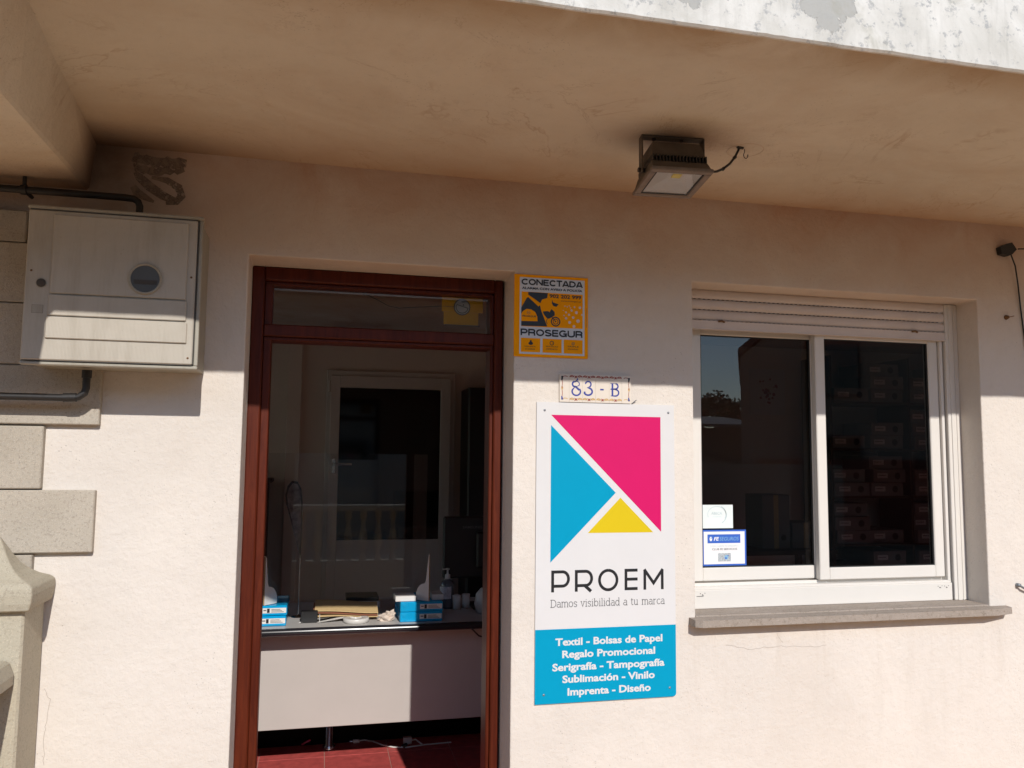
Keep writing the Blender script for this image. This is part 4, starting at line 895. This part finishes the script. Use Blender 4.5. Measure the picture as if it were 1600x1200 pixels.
for a, b in ((-1.499, -0.177), (-3.299, -1.701)):
    rail('handrail', a, b, 'y', -0.872, 0.975, 1.038, 0.083); rail('bottom_rail', a, b, 'y', -0.872, 0.36, 0.43, 0.07)
for a, b in ((-0.774, 1.449),):
    rail('handrail', a, b, 'x', -3.40, 0.975, 1.038, 0.08); rail('bottom_rail', a, b, 'x', -3.40, 0.36, 0.43, 0.07)
plm = MB(); plm.box(-0.975, -0.775, -1.499, -0.178, -0.024, 0.358, 'cast'); plm.box(-0.975, -0.775, -3.299, -1.701, -0.024, 0.358, 'cast'); plm.box(-0.774, 1.449, -3.48, -3.32, -0.024, 0.358, 'cast'); plm.build('plinth', bal)
bp = MB(); bp.lathe([(0.040, 0.0), (0.040, 0.035), (0.026, 0.05), (0.022, 0.07), (0.036, 0.115), (0.050, 0.165), (0.046, 0.21), (0.030, 0.28), (0.021, 0.34), (0.024, 0.36), (0.036, 0.375), (0.036, 0.445)], (0, 0, 0), 'cast', 14)
b0 = bp.build('baluster', None, base=(0, 0, 0)); b0.parent = bal; loc0 = bal.location
first = True
spots = [(-0.872, -0.28-i*0.165) for i in range(8)] + [(-0.872, -1.81-i*0.165) for i in range(9)] + [(-0.68+i*0.165, -3.40) for i in range(13)]
for (x, y) in spots:
    o = b0 if first else b0.copy()
    if not first: COL.objects.link(o)
    first = False; o.parent = bal; o.location = Vector((x, y, 0.4285)) - loc0
    o.scale = (1, 1, 1.228)

# ================================================================ ROOM
room = kind(bpy.data.objects.new('room_walls', None)); COL.objects.link(room)
m = MB()
for a in ((0.25, 1.2, 0.0, 2.547), (3.3, 3.6, 0.0, 2.547), (1.2, 3.3, 0.0, 0.5), (1.2, 3.3, 2.35, 2.547)): m.box(-1.3, -1.2, a[0], a[1], a[2], a[3], 'inwall')
m.build('left_wall', room)
MB().box(-1.252, -1.248, 1.2, 3.3, 0.5, 2.35, 'glass_clear').build('added_side_pane', room)  # unseen side window, added to brighten the back of the room
MB().box(5.5, 5.6, 0.25, 3.6, 0.0, 2.547, 'inwall').build('right_wall', room)
MB().box(-1.2, 5.5, 3.5, 3.6, 0.0, 2.547, 'inwall').build('back_wall', room)
MB().box(-0.26, -0.16, 3.44, 3.5, 0.0, 2.547, 'inwall', 0.004).build('pilaster', room)
fl_ = kind(MB().box(-1.3, 5.6, 0.0, 3.6, -0.12, -0.0035, 'grout').build('room_floor', base=(0, 0, 0)))
T = 0.3365; tile0 = MB().box(0.002, T-0.002, 0.002, T-0.002, -0.0034, 0.0, 'floor_tile', 0.0008).build('tile', fl_)
tx0 = 0.061-4*T; ty0 = 1.894-5*T
for i in range(20):
    for j in range(10):
        o = tile0 if (i == 0 and j == 0) else tile0.copy()
        if o is not tile0: COL.objects.link(o)
        o.parent = fl_; o.location = (tx0+i*T, ty0+j*T, 0)
# threshold
MB().box(-0.245, 0.625, 0.01, 0.249, -0.02, 0.0008, 'sill', 0.001).build('doorstep', house)
# glazed inner door
idr = thing('inner_door', (0.49, 3.48, 0), 'white framed half glazed inner door on the back wall of the shop', 'door')
m = MB(); m.box(0.020, 0.985, 3.455, 3.499, 0.005, 2.225, 'white_alu', 0.004); m.build('door_frame', idr)
m = MB()
for a in ((0.050, 0.118, 3.43, 3.4548, 0.02, 2.185), (0.868, 0.945, 3.43, 3.4548, 0.02, 2.185), (0.118, 0.868, 3.43, 3.4548, 2.095, 2.185), (0.118, 0.868, 3.43, 3.4548, 0.02, 0.975)): m.box(*a, 'white_alu', 0.003)
m.build('door_leaf', idr)
MB().box(0.118, 0.868, 3.444, 3.450, 0.975, 2.095, 'dark_glass').build('pane', idr)
m = MB(); m.box(0.074, 0.098, 3.424, 3.43, 1.46, 1.57, 'chrome', 0.003); m.tube([(0.086, 3.43, 1.53), (0.086, 3.385, 1.53), (0.10, 3.38, 1.53), (0.215, 3.38, 1.53)], 0.010, 'chrome', 10); m.build('handle', idr)
for z in (0.3, 1.05, 2.1): MB().tube([(0.040, 3.425, z-0.04), (0.040, 3.425, z+0.04)], 0.008, 'white_alu', 8).build('hinge', idr)
cbn = thing('tall_cabinet', (1.35, 3.3, 0), 'tall near black cabinet against the back wall right of the inner door', 'cabinet')
m = MB(); m.box(1.035, 1.72, 3.16, 3.49, 0.0, 2.10, 'black', 0.004); m.build('carcass', cbn)
for i in range(2): MB().box(1.04+i*0.338, 1.372+i*0.338, 3.14, 3.158, 0.05, 2.095, 'black', 0.003).build('cabinet_door', cbn)
for i in range(2): MB().tube([(1.345+i*0.055, 3.128, 1.0), (1.345+i*0.055, 3.128, 1.15)], 0.006, 'chrome', 8).build('handle', cbn)
sb = thing('sideboard', (-0.75, 3.2, 0), 'dark brown wooden sideboard at the back left of the shop', 'sideboard')
MB().box(-1.15, -0.36, 3.22, 3.42, 0.04, 1.40, 'brown_wood', 0.006).build('carcass', sb); MB().box(-1.18, -0.33, 3.19, 3.43, 1.40, 1.43, 'brown_wood', 0.005).build('top', sb)
for i in range(2): MB().box(-1.13+i*0.38, -0.77+i*0.38, 3.205, 3.219, 0.08, 1.36, 'brown_wood', 0.004).build('cabinet_door', sb)
# transom sticker, siren disc and wire
ts = MB(); YT = 0.2050
ts.box(0.405, 0.556, YT-0.0005, YT, 2.118, 2.181, 'amber_shaded'); ts.box(0.412, 0.540, YT-0.0005, YT, 2.072, 2.1175, 'amber_shaded')
ts.box(0.417, 0.545, YT-0.0003, YT-0.0001, 2.068, 2.072, 'ink')
ts.disc(0.479, YT-0.0009, 2.137, 0.0305, 'ink', 28); ts.disc(0.479, YT-0.0012, 2.137, 0.0270, 'shaded_paper', 28)
ts.stroke(arc(0.479, 2.137, 0.022, 0.022, 160, 352, 16)+[(0.459, 2.146)], 0.0028, YT-0.0015, 'ink')
ts.disc(0.484, YT-0.0015, 2.145, 0.0028, 'ink', 10); ts.poly([(0.474, 2.158), (0.488, 2.163), (0.498, 2.156), (0.480, 2.153)], YT-0.0015, 'ink_thin')
tag(ts.build('alarm_sticker'), 'amber alarm sticker with a round whistle emblem on the pane above the door', 'sticker')
wi = MB().tube([(0.12, 0.2055, 2.172), (0.17, 0.2055, 2.150), (0.215, 0.2055, 2.128), (0.25, 0.2055, 2.122), (0.33, 0.2055, 2.130), (0.40, 0.2055, 2.137), (0.46, 0.2055, 2.137)], 0.0013, 'iron', 6)
tag(wi.build('alarm_wire'), 'thin dark wire sagging behind the pane above the door', 'wire')

# ---------------------------------------------------------------- desk
dk = thing('desk', (0.4, 1.75, 0), 'white fronted reception desk with black rounded edge inside the open door', 'desk')
DT = 0.770; DF = 1.40
m = MB(); m.box(-1.0, 2.0, DF+0.018, 2.12, DT-0.03, DT, 'desk_top', 0.001); m.build('desktop', dk)
m = MB(); m.prism([(DF+0.018+0.020*cos(radians(a)), DT-0.017+0.0185*sin(radians(a))) for a in range(90, 271, 15)], 'x', -1.0, 2.0, 'blackgloss'); m.build('edge_band', dk)
m = MB(); m.box(-1.0, 2.0, 2.085, 2.10, 0.002, DT-0.031, 'shade_black', 0.0015); m.build('shade_board', dk)  # added black board, stands in for the shaded floor under the desk
m = MB(); m.box(-1.0, 2.0, 1.565, 1.583, 0.258, DT-0.031, 'desk_panel', 0.0015); m.build('front_panel', dk)
for x, y in ((0.085, 2.02), (-0.85, 2.02), (1.85, 2.02), (-0.85, 1.66), (1.85, 1.66)):
    m = MB(); m.lathe([(0.034, 0.0), (0.034, 0.012), (0.024, 0.02), (0.024, 0.70), (0.034, 0.71), (0.034, 0.7385)], (x, y, 0.0012), 'chrome', 16); m.build('leg', dk)
# reams
def ream(x0, x1, y0, z0, label, dx=0.0):
    o = thing('paper_ream', ((x0+x1)/2, y0+0.15, z0), label, 'paper ream', 'paper reams stacked on the desk')
    z1 = z0+0.0485
    MB().box(x0, x1, y0, y0+0.297, z0, z1, 'ream', 0.004).build('wrapper', o)
    m = MB(); m.box(x1-0.115, x1-0.004, y0-0.0010, y0, z0+0.014, z0+0.038, 'paper')
    xx = x1-0.113
    m.box(xx+0.020, xx+0.032, y0-0.0014, y0-0.0010, z0+0.016, z0+0.036, 'ink'); m.box(xx+0.003, xx+0.017, y0-0.0014, y0-0.0010, z0+0.025, z0+0.030, 'ink_thin')
    for k in range(3): m.box(xx+0.040, xx+0.098-k*0.008, y0-0.0014, y0-0.0010, z0+0.018+k*0.006, z0+0.0205+k*0.006, 'ink_thin')
    m.build('label_strip', o)
    m = MB(); m.add([(x0+0.004, y0-0.0006, z1-0.003), (x0+0.040, y0-0.0006, z1-0.003), (x0+0.020, y0-0.0035, z1-0.024)], [(0, 2, 1)], 'ream'); m.add([(x0+0.05, y0-0.0006, z0+0.003), (x1-0.03, y0-0.004, z0+0.006), (x1-0.01, y0-0.0006, z0+0.009)], [(0, 1, 2)], 'ream'); m.build('wrapper_fold', o)
ream(-0.358, -0.145, 1.478, DT+0.0005, 'lower blue wrapped paper ream at the left end of the desk beside the door frame')
ream(-0.356, -0.142, 1.480, DT+0.0495, 'upper blue wrapped paper ream at the left end of the desk beside the door frame')
ream(0.402, 0.615, 1.462, DT+0.0005, 'lower blue wrapped paper ream near the middle of the desk, half in shadow')
ream(0.403, 0.616, 1.460, DT+0.0495, 'upper blue wrapped paper ream near the middle of the desk, half in shadow')
# sneeze guard
RT = DT+0.0985
sgd = thing('screen_guard', (0.15, 1.62, RT), 'clear counter screen with white board feet standing on the paper reams', 'screen')
def foot(p0, p1, name):
    d = (Vector(p1)-Vector(p0)); L = d.length; d.normalize(); nrm = Vector((-d.y, d.x))
    prof = [(0, 0.0), (0.150, 0.0), (0.155, 0.015), (0.150, 0.035), (0.135, 0.055), (0.110, 0.073), (0.080, 0.082), (0.050, 0.084), (0.036, 0.10), (0.022, 0.16), (0.008, 0.225), (0, 0.235)]
    k = L/0.155; v = []
    for sgn in (-0.0045, 0.0045):
        for a, h in prof: v.append((p0[0]+d.x*a*k+nrm.x*sgn, p0[1]+d.y*a*k+nrm.y*sgn, RT+0.002+h))
    n = len(prof); m = MB(); m.add(v, [list(range(n))[::-1], list(range(n, 2*n))], 'foot'); m.add(v, [(i, (i+1) % n, n+(i+1) % n, n+i) for i in range(n-1)], 'foot'); m.add(v, [(n-1, 0, n, 2*n-1)], 'mdf')
    m.build('foot', sgd)
foot((0.546, 1.466), (0.487, 1.520), 'r'); foot((-0.252, 1.484), (-0.196, 1.545), 'l')
MB().box(-0.262, 0.545, 1.618, 1.623, RT+0.002, 1.604, 'acrylic').build('clear_sheet', sgd)
pp = MB(); pp.box(0.380, 0.482, 1.480, 1.60, RT+0.0005, RT+0.026, 'paper', 0.002); tag(pp.build('white_carton'), 'small flat white carton lying on the right paper reams, left of the screen foot', 'carton')
pp = MB(); pp.box(0.565, 0.625, 1.500, 1.62, RT+0.0005, RT+0.028, 'white_pl', 0.002); tag(pp.build('grey_carton'), 'small grey carton lying on the right paper reams, right of the screen foot in shade', 'carton')
# envelopes
ev = thing('envelope_pile', (0.14, 1.6, DT), 'buff kraft envelopes piled in the middle of the desk', 'envelopes')
def sheet(name, x0, x1, ya, za, yb, zb, bend, mat, thick=0.002, skew=0.0):
    m = MB(); n = 10; v = []
    for k in range(n+1):
        t = k/n; x = x0+(x1-x0)*t; dz = bend*(1-t)**2+0.004*sin(t*5)
        v += [(x, ya+skew*t, za+dz), (x+0.002, yb+skew*t, zb+dz*1.1), (x+0.002, yb+skew*t, zb+dz*1.1-thick), (x, ya+skew*t, za+dz-thick)]
    m.add(v, [(i*4+k, i*4+4+k, i*4+4+(k+1) % 4, i*4+(k+1) % 4) for i in range(n) for k in range(4)] + [(0, 1, 2, 3), (n*4+3, n*4+2, n*4+1, n*4)], mat)
    m.build(name, ev)
sheet('envelope', -0.012, 0.300, 1.555, 0.812, 1.690, 0.842, 0.012, 'kraft', 0.003, -0.01)
sheet('envelope', -0.020, 0.296, 1.550, 0.800, 1.690, 0.826, 0.014, 'kraft_dark', 0.002, -0.01)
sheet('envelope', 0.000, 0.300, 1.547, 0.794, 1.690, 0.812, 0.003, 'kraft', 0.003, -0.008)
ex = MB(); ex.box(0.02, 0.29, 1.60, 1.70, DT+0.0005, DT+0.028, 'brown_wood', 0.002); tag(ex.build('flat_box'), 'dark flat box under the kraft envelopes on the desk', 'box')
ps = MB(); ps.add([(-0.088, 1.525, DT+0.002), (0.10, 1.56, DT+0.030), (0.13, 1.60, DT+0.028), (-0.070, 1.545, DT+0.012)], [(0, 1, 2, 3)], 'paper'); ps.add([(-0.088, 1.525, DT+0.0005), (0.10, 1.56, DT+0.026), (0.13, 1.60, DT+0.026), (-0.070, 1.545, DT+0.002)], [(3, 2, 1, 0)], 'paper')
ps.add([(-0.055+0.05, 1.520, DT+0.0006), (0.135, 1.525, DT+0.02), (0.14, 1.56, DT+0.024), (0.01, 1.555, DT+0.002)], [(0, 1, 2, 3)], 'paper')
tag(ps.build('loose_papers'), 'loose white sheets sticking out beneath the kraft envelopes', 'papers')
tr = MB(); tr.lathe([(0.030, 0.0), (0.064, 0.0), (0.064, 0.020), (0.060, 0.022), (0.034, 0.022), (0.030, 0.020), (0.030, 0.0)], (0.190, 1.520, DT+0.0008), 'white_pl', 30)
tag(tr.build('tape_roll'), 'white round tape roll lying at the front of the desk below the envelopes', 'tape roll')
bb = MB(); bb.box(-0.078, 0.004, 1.530, 1.575, DT+0.0005, DT+0.056, 'black', 0.003); bb.box(0.012, 0.0145, 1.53, 1.545, DT+0.0005, DT+0.040, 'white_pl')
tag(bb.build('black_box'), 'small black box on the desk left of the envelopes', 'box')
cu = bmesh.new(); bmesh.ops.create_icosphere(cu, subdivisions=3, radius=1)
for v in cu.verts:
    n_ = noise.noise(v.co*1.9)*0.55 + abs(noise.noise(v.co*3.1+Vector((4, 1, 2))))*0.45
    v.co = v.co*(0.75+n_); v.co = Vector((0.347+v.co.x*0.046, 1.520+v.co.y*0.035, max(DT+0.0008, DT+0.022+v.co.z*0.030+v.co.x*0.006)))
cu.verts.index_update()
tag(MB().add([v.co[:] for v in cu.verts], [[v.index for v in f_.verts] for f_ in cu.faces], 'tissue').build('crumpled_paper'), 'crumpled beige paper between the envelopes and the right paper reams', 'paper'); cu.free()
tg = MB(); tg.box(0.155, 0.330, 1.86, 2.02, DT+0.0005, DT+0.038, 'white_pl', 0.003); tg.box(0.15, 0.325, 1.87, 2.03, DT+0.039, DT+0.062, 'black', 0.003)
tag(tg.build('document_tray'), 'grey tray with a dark pad on top in the shade behind the envelopes', 'tray')
# feather flag
ff = thing('desk_flag', (-0.096, 1.70, DT), 'small dark teardrop advertising flag on a chrome stand, left on the desk', 'flag')
out = [(-0.092, 1.06), (-0.120, 1.17), (-0.150, 1.27), (-0.172, 1.34), (-0.178, 1.39), (-0.168, 1.435), (-0.146, 1.462), (-0.118, 1.458), (-0.098, 1.42), (-0.090, 1.35), (-0.088, 1.25), (-0.089, 1.15)]
m = MB(); m.prism([(a, b) for a, b in out][::-1], 'y', 1.697, 1.700, 'black'); m.build('flag_border', ff)
cx_, cz_ = -0.128, 1.33
m = MB(); m.prism([(cx_+(a-cx_)*0.80, cz_+(b-cz_)*0.90) for a, b in out][::-1], 'y', 1.6955, 1.6968, 'banner'); m.build('flag_print', ff)
m = MB(); m.tube([(-0.094, 1.702, DT+0.001), (-0.093, 1.702, 1.0), (-0.087, 1.702, 1.3)], 0.0024, 'chrome', 8); m.build('pole', ff)
m = MB(); m.lathe([(0.0001, 0.012), (0.006, 0.011), (0.012, 0.004), (0.034, 0.003), (0.036, 0.0)], (-0.094, 1.702, DT+0.0006), 'chrome', 22); m.build('base', ff)
# sanitizer
st = thing('sanitizer_bottle', (0.690, 1.80, DT), 'clear pump bottle of hand sanitizer in front of the monitor', 'bottle')
MB().lathe([(0.0001, 0.0), (0.034, 0.002), (0.036, 0.02), (0.036, 0.125), (0.030, 0.145), (0.014, 0.155), (0.014, 0.165)], (0.690, 1.80, DT+0.0006), 'bottle', 20).build('body', st)
MB().lathe([(0.0366, 0.055), (0.0366, 0.120)], (0.684, 1.797, DT), 'label', 20).build('label_wrap', st)
m = MB(); m.lathe([(0.015, 0.158), (0.015, 0.180), (0.006, 0.184), (0.005, 0.205), (0.011, 0.207), (0.011, 0.214), (0.0001, 0.216)], (0.690, 1.80, DT), 'white_pl', 14); m.box(0.660, 0.690, 1.795, 1.805, DT+0.206, DT+0.213, 'white_pl', 0.002); m.build('pump', st)
# monitor, back towards the door
mo = thing('monitor', (0.95, 1.83, DT), 'black computer monitor seen from behind on the right of the desk', 'monitor')
MB().box(0.668, 1.18, 1.83, 1.862, 0.925, 1.262, 'black', 0.008).build('screen_housing', mo)
m = MB(); m.box(0.85, 1.0, 1.80, 1.83, 0.98, 1.18, 'black', 0.01); m.box(0.90, 0.95, 1.80, 1.82, DT+0.012, 1.02, 'black', 0.004); m.build('stand', mo)
m = MB(); m.box(0.82, 1.03, 1.72, 1.92, DT+0.0005, DT+0.013, 'black', 0.005); m.build('base', mo)
m = MB(); put_text(m, 'SAMSUNG', 0.775, 0.885, 1.196, 0.014, 1.8290, 'ink_thin', 0.01); m.build('lettering', mo)
for i, x in enumerate((0.735, 0.790)):
    m = MB(); m.lathe([(0.0001, 0.0), (0.020, 0.0), (0.024, 0.075), (0.022, 0.075), (0.019, 0.004)], (x, 1.755+i*0.03, DT+0.0006), 'white_pl', 16)
    tag(m.build('paper_cup'), ('small white cup beside the sanitizer bottle', 'small white cup farther right, under the monitor')[i], 'cup')
m = MB(); m.lathe([(0.0001, 0.0), (0.055, 0.004), (0.068, 0.05), (0.060, 0.10), (0.035, 0.13), (0.0001, 0.14)], (0.875, 1.62, DT+0.0006), 'white_pl', 20); tag(m.build('rounded_container'), 'rounded pale container on the desk close to the right door frame', 'container')
m = MB(); m.tube([(0.74, 1.415, 0.752), (0.76, 1.395, 0.735), (0.79, 1.395, 0.705), (0.84, 1.40, 0.690), (0.92, 1.41, 0.70), (1.0, 1.42, 0.745)], 0.004, 'black', 8); tag(m.build('hanging_cable'), 'black cable looping below the desk edge near the right door frame', 'cable')
# floor bits
m = MB(); m.tube([(0.235, 2.075, 0.008), (0.28, 2.085, 0.008), (0.325, 2.06, 0.006), (0.375, 1.99, 0.006), (0.43, 1.945, 0.006), (0.50, 1.93, 0.006), (0.60, 1.95, 0.006), (0.75, 1.96, 0.006)], 0.0042, 'white_pl', 8); m.box(0.215, 0.252, 2.062, 2.082, 0.0012, 0.018, 'white_pl', 0.003)
for y in (2.066, 2.078): m.tube([(0.216, y, 0.010), (0.198, y, 0.010)], 0.0024, 'chrome', 6)
tag(m.build('power_lead'), 'white power lead with a plug snaking over the red floor tiles', 'cable')
m = MB(); m.box(0.488, 0.535, 1.985, 2.02, 0.0012, 0.036, 'white_pl', 0.004); m.tube([(0.50, 1.975, 0.006), (0.478, 1.95, 0.008), (0.485, 1.925, 0.012), (0.50, 1.94, 0.02)], 0.008, 'black', 8); m.tube([(0.53, 1.99, 0.02), (0.555, 1.985, 0.026), (0.575, 1.965, 0.015), (0.59, 1.95, 0.006)], 0.004, 'white_pl', 8)
tag(m.build('power_adapter'), 'white power adapter with black plug on the red floor tiles', 'adapter')
m = MB(); m.box(-0.052, -0.008, 2.085, 2.12, 0.0012, 0.030, 'pink', 0.008); m.tube([(-0.06, 2.08, 0.006), (-0.04, 2.075, 0.02), (-0.015, 2.085, 0.028)], 0.006, 'pink', 6); tag(m.build('pink_clip'), 'small pink plastic object on the floor under the desk', 'clip')

# ---------------------------------------------------------------- archive shelf seen through the window
sh = thing('archive_shelf', (4.7, 3.2, 0), 'dark shelving full of archive boxes behind the sliding window', 'shelf')
SHZ = [0.55, 0.93, 1.31, 1.69, 2.07]
for z in SHZ: MB().box(3.98, 5.40, 3.06, 3.45, z-0.018, z, 'brown_wood').build('shelf_board', sh)
for x in (3.96, 4.69, 5.40): MB().box(x, x+0.02, 3.06, 3.45, 0.0, 2.44, 'brown_wood').build('upright', sh)
ab = thing('archive_box', (0, 0, 0), 'grey brown archive box with a round finger hole on the shelf behind the window', 'archive box', 'archive boxes on the shelf')
MB().box(-0.155, 0.155, -0.18, 0.18, 0.0, 0.105, 'carton', 0.003).build('carton', ab)
m = MB(); m.disc(0.075, -0.1805, 0.053, 0.027, 'black', 18); m.box(-0.12, -0.02, -0.1808, -0.1801, 0.035, 0.075, 'paper'); m.box(-0.11, -0.04, -0.1813, -0.1809, 0.055, 0.060, 'ink_thin'); m.build('hole_and_label', ab)
rnd = random.Random(4); k = 0
for z, sn in zip(SHZ, ('lowest', 'second lowest', 'middle', 'second highest', 'topmost')):
    for cx, cn in zip((4.15, 4.48, 4.88, 5.21), ('leftmost', 'second', 'third', 'rightmost')):
        n_ = rnd.choice((1, 2, 3, 3))
        for q in range(n_):
            p = (cx+rnd.uniform(-0.02, 0.02), 3.255+rnd.uniform(-0.03, 0.015), z+0.001+q*0.107)
            if k == 0: ab.location = p; o = ab
            else: o = copy_tree(ab, None, p)
            o.rotation_euler = (0, 0, rnd.uniform(-0.05, 0.05))
            pos = 'bottom' if q == 0 else ('top' if q == n_-1 else 'middle')
            o['label'] = 'archive box with finger hole, %s of the %s stack on the %s shelf board' % (pos, cn, sn)
            k += 1
po = MB(); po.box(3.50, 3.83, 3.493, 3.499, 1.97, 2.36, 'paper')
for i in range(26):
    a = rnd.uniform(0, 2*pi); r = rnd.uniform(0, 0.10); po.disc(3.665+r*cos(a), 3.4925, 2.17+r*sin(a)*1.1, rnd.uniform(0.006, 0.016), 'pinkprint', 9)
tag(po.build('wall_poster'), 'pale poster with pink blossom dots on the back wall behind the window', 'poster')
tbn = thing('packing_table', (3.3, 2.9, 0), 'dark low table with cardboard boxes behind the left window pane', 'table')
MB().box(2.9, 3.75, 2.7, 3.2, 0.90, 0.93, 'brown_wood').build('tabletop', tbn)
for x in (2.93, 3.72):
    for y in (2.73, 3.17): MB().box(x-0.02, x+0.02, y-0.02, y+0.02, 0.0, 0.899, 'brown_wood').build('leg', tbn)
for i, a in enumerate(((3.22, 3.45, 2.85, 3.1, 0.931, 1.33), (3.47, 3.70, 2.85, 3.1, 0.931, 1.12))):
    m = MB(); m.box(*a, 'carton', 0.003); m.box((a[0]+a[1])/2-0.02, (a[0]+a[1])/2+0.02, a[2]-0.0008, a[2], a[4], a[5], 'kraft'); m.disc((a[0]+a[1])/2+0.06, a[2]-0.001, a[4]+0.08, 0.022, 'black', 14)
    tag(m.build('cardboard_box'), ('taller cardboard box on the low table behind the left window pane', 'shorter cardboard box at the right end of the low table')[i], 'box')

# ================================================================ ACROSS THE STREET (mirrored in the panes)
bl = thing('gabled_building', (14.5, -14, -0.2), 'grey gabled building across the street, mirrored in the window', 'building')
def rot29(m, px=9.45, py=-14.0, a=radians(29.3)):
    ca, sa = cos(a), sin(a); m.v = [(px+(v[0]-px)*ca-(v[1]-py)*sa, py+(v[0]-px)*sa+(v[1]-py)*ca, v[2]) for v in m.v]; return m
gx0, gx1, ap = 9.45, 21.5, 13.6
m = MB(); m.prism([(gx0, -0.2), (gx1, -0.2), (gx1, 5.0), (ap+1.0, 7.2), (ap, 7.4), (gx0, 3.95)], 'y', -22, -14, 'bldg'); rot29(m).build('wall', bl)
m = MB(); m.prism([(gx0-0.05, 3.97), (ap, 7.45), (ap, 7.62), (gx0-0.05, 4.15)], 'y', -22.0, -13.9, 'roof'); m.prism([(ap, 7.45), (gx1+0.3, 4.9), (gx1+0.3, 5.1), (ap, 7.62)], 'y', -22.0, -13.9, 'roof'); rot29(m).build('roof', bl)
for x in (11.5, 14.4, 17.3):
    for z in (0.9, 3.0):
        m = MB(); m.box(x-0.5, x+0.5, -13.995, -13.95, z, z+1.25, 'roof'); m.box(x-0.44, x+0.44, -13.949, -13.94, z+0.06, z+1.19, 'dark_glass'); rot29(m).build('window', bl)
m = MB(); m.box(9.8, 13.8, -13.99, -13.90, -0.2, 1.6, 'redwall'); rot29(m).build('dado', bl)
hb = thing('terraced_houses', (-5, -16, -0.2), 'brown rendered row of two storey houses straight across the street from the door', 'building')
m = MB(); m.box(-24, 6.4, -20, -13, -0.2, 4.7, 'bldg'); m.build('wall', hb)
m = MB(); m.prism([(-20.3, 4.7), (-12.7, 4.7), (-16.5, 6.3)], 'x', -24.2, 6.6, 'roof'); m.build('roof', hb)
for i in range(8):
    x = -21.5+i*3.7
    for z in (0.7, 2.9):
        m = MB(); m.box(x-0.55, x+0.55, -12.995, -12.94, z, z+1.3, 'roof'); m.box(x-0.48, x+0.48, -12.939, -12.93, z+0.07, z+1.23, 'dark_glass'); m.build('window', hb)
sd = thing('low_shed', (12.0, -22, -0.2), 'low shed with pale sheet roof beyond the street, mirrored in the window', 'shed')
MB().box(9.5, 14.5, -24.5, -21.5, -0.2, 2.6, 'bldg').build('wall', sd)
m = MB(); m.prism([(-24.8, 3.05), (-21.2, 2.62), (-21.2, 2.72), (-24.8, 3.15)], 'x', 9.3, 14.7, 'shed_roof'); m.build('roof', sd)
gw = MB(); gw.box(-30, 9.2, -10.2, -10.0, -0.2, 1.5, 'bldg'); tag(gw.build('boundary_wall'), 'long grey boundary wall on the far side of the street', 'wall')
def tree(x, y, h, r, seed, label):
    rn = random.Random(seed); t = thing('tree', (x, y, -0.2), label, 'tree'); m = MB()
    m.tube([(x, y, -0.2), (x+0.1, y, h*0.35), (x-0.05, y, h*0.75)], [0.28, 0.2, 0.08], 'bark', 8)
    for i in range(9):
        a = rn.uniform(0, 2*pi); z0 = h*rn.uniform(0.35, 0.7); m.tube([(x, y, z0), (x+cos(a)*r*0.8, y+sin(a)*r*0.8, z0+h*0.16)], [0.07, 0.02], 'bark', 5)
    m.build('trunk', t)
    m = MB(); cl = [(x+rn.uniform(-1, 1)*r*0.8, y+rn.uniform(-1, 1)*r*0.8, h*rn.uniform(0.5, 1.0), r*rn.uniform(0.25, 0.45)) for _ in range(16)]
    for cx, cy, cz, cr_ in cl:
        for _ in range(420):
            d = Vector((rn.gauss(0, 1), rn.gauss(0, 1), rn.gauss(0, 0.6))).normalized()*cr_*rn.uniform(0.5, 1.0)
            c_ = Vector((cx, cy, cz))+d; u = Vector((rn.uniform(-1, 1), rn.uniform(-1, 1), rn.uniform(-1, 1))).normalized()*0.10; w_ = u.orthogonal().normalized()*0.05
            m.add([c_-u, c_+w_, c_+u, c_-w_], [(0, 1, 2, 3)], 'leaf')
    m.build('crown', t)
tree(17.2, -30, 4.1, 1.55, 1, 'dark rounded pine beyond the shed, mirrored left in the window')
tree(4.5, -34, 6.0, 2.4, 2, 'broad dark tree behind the boundary wall, straight across from the door')
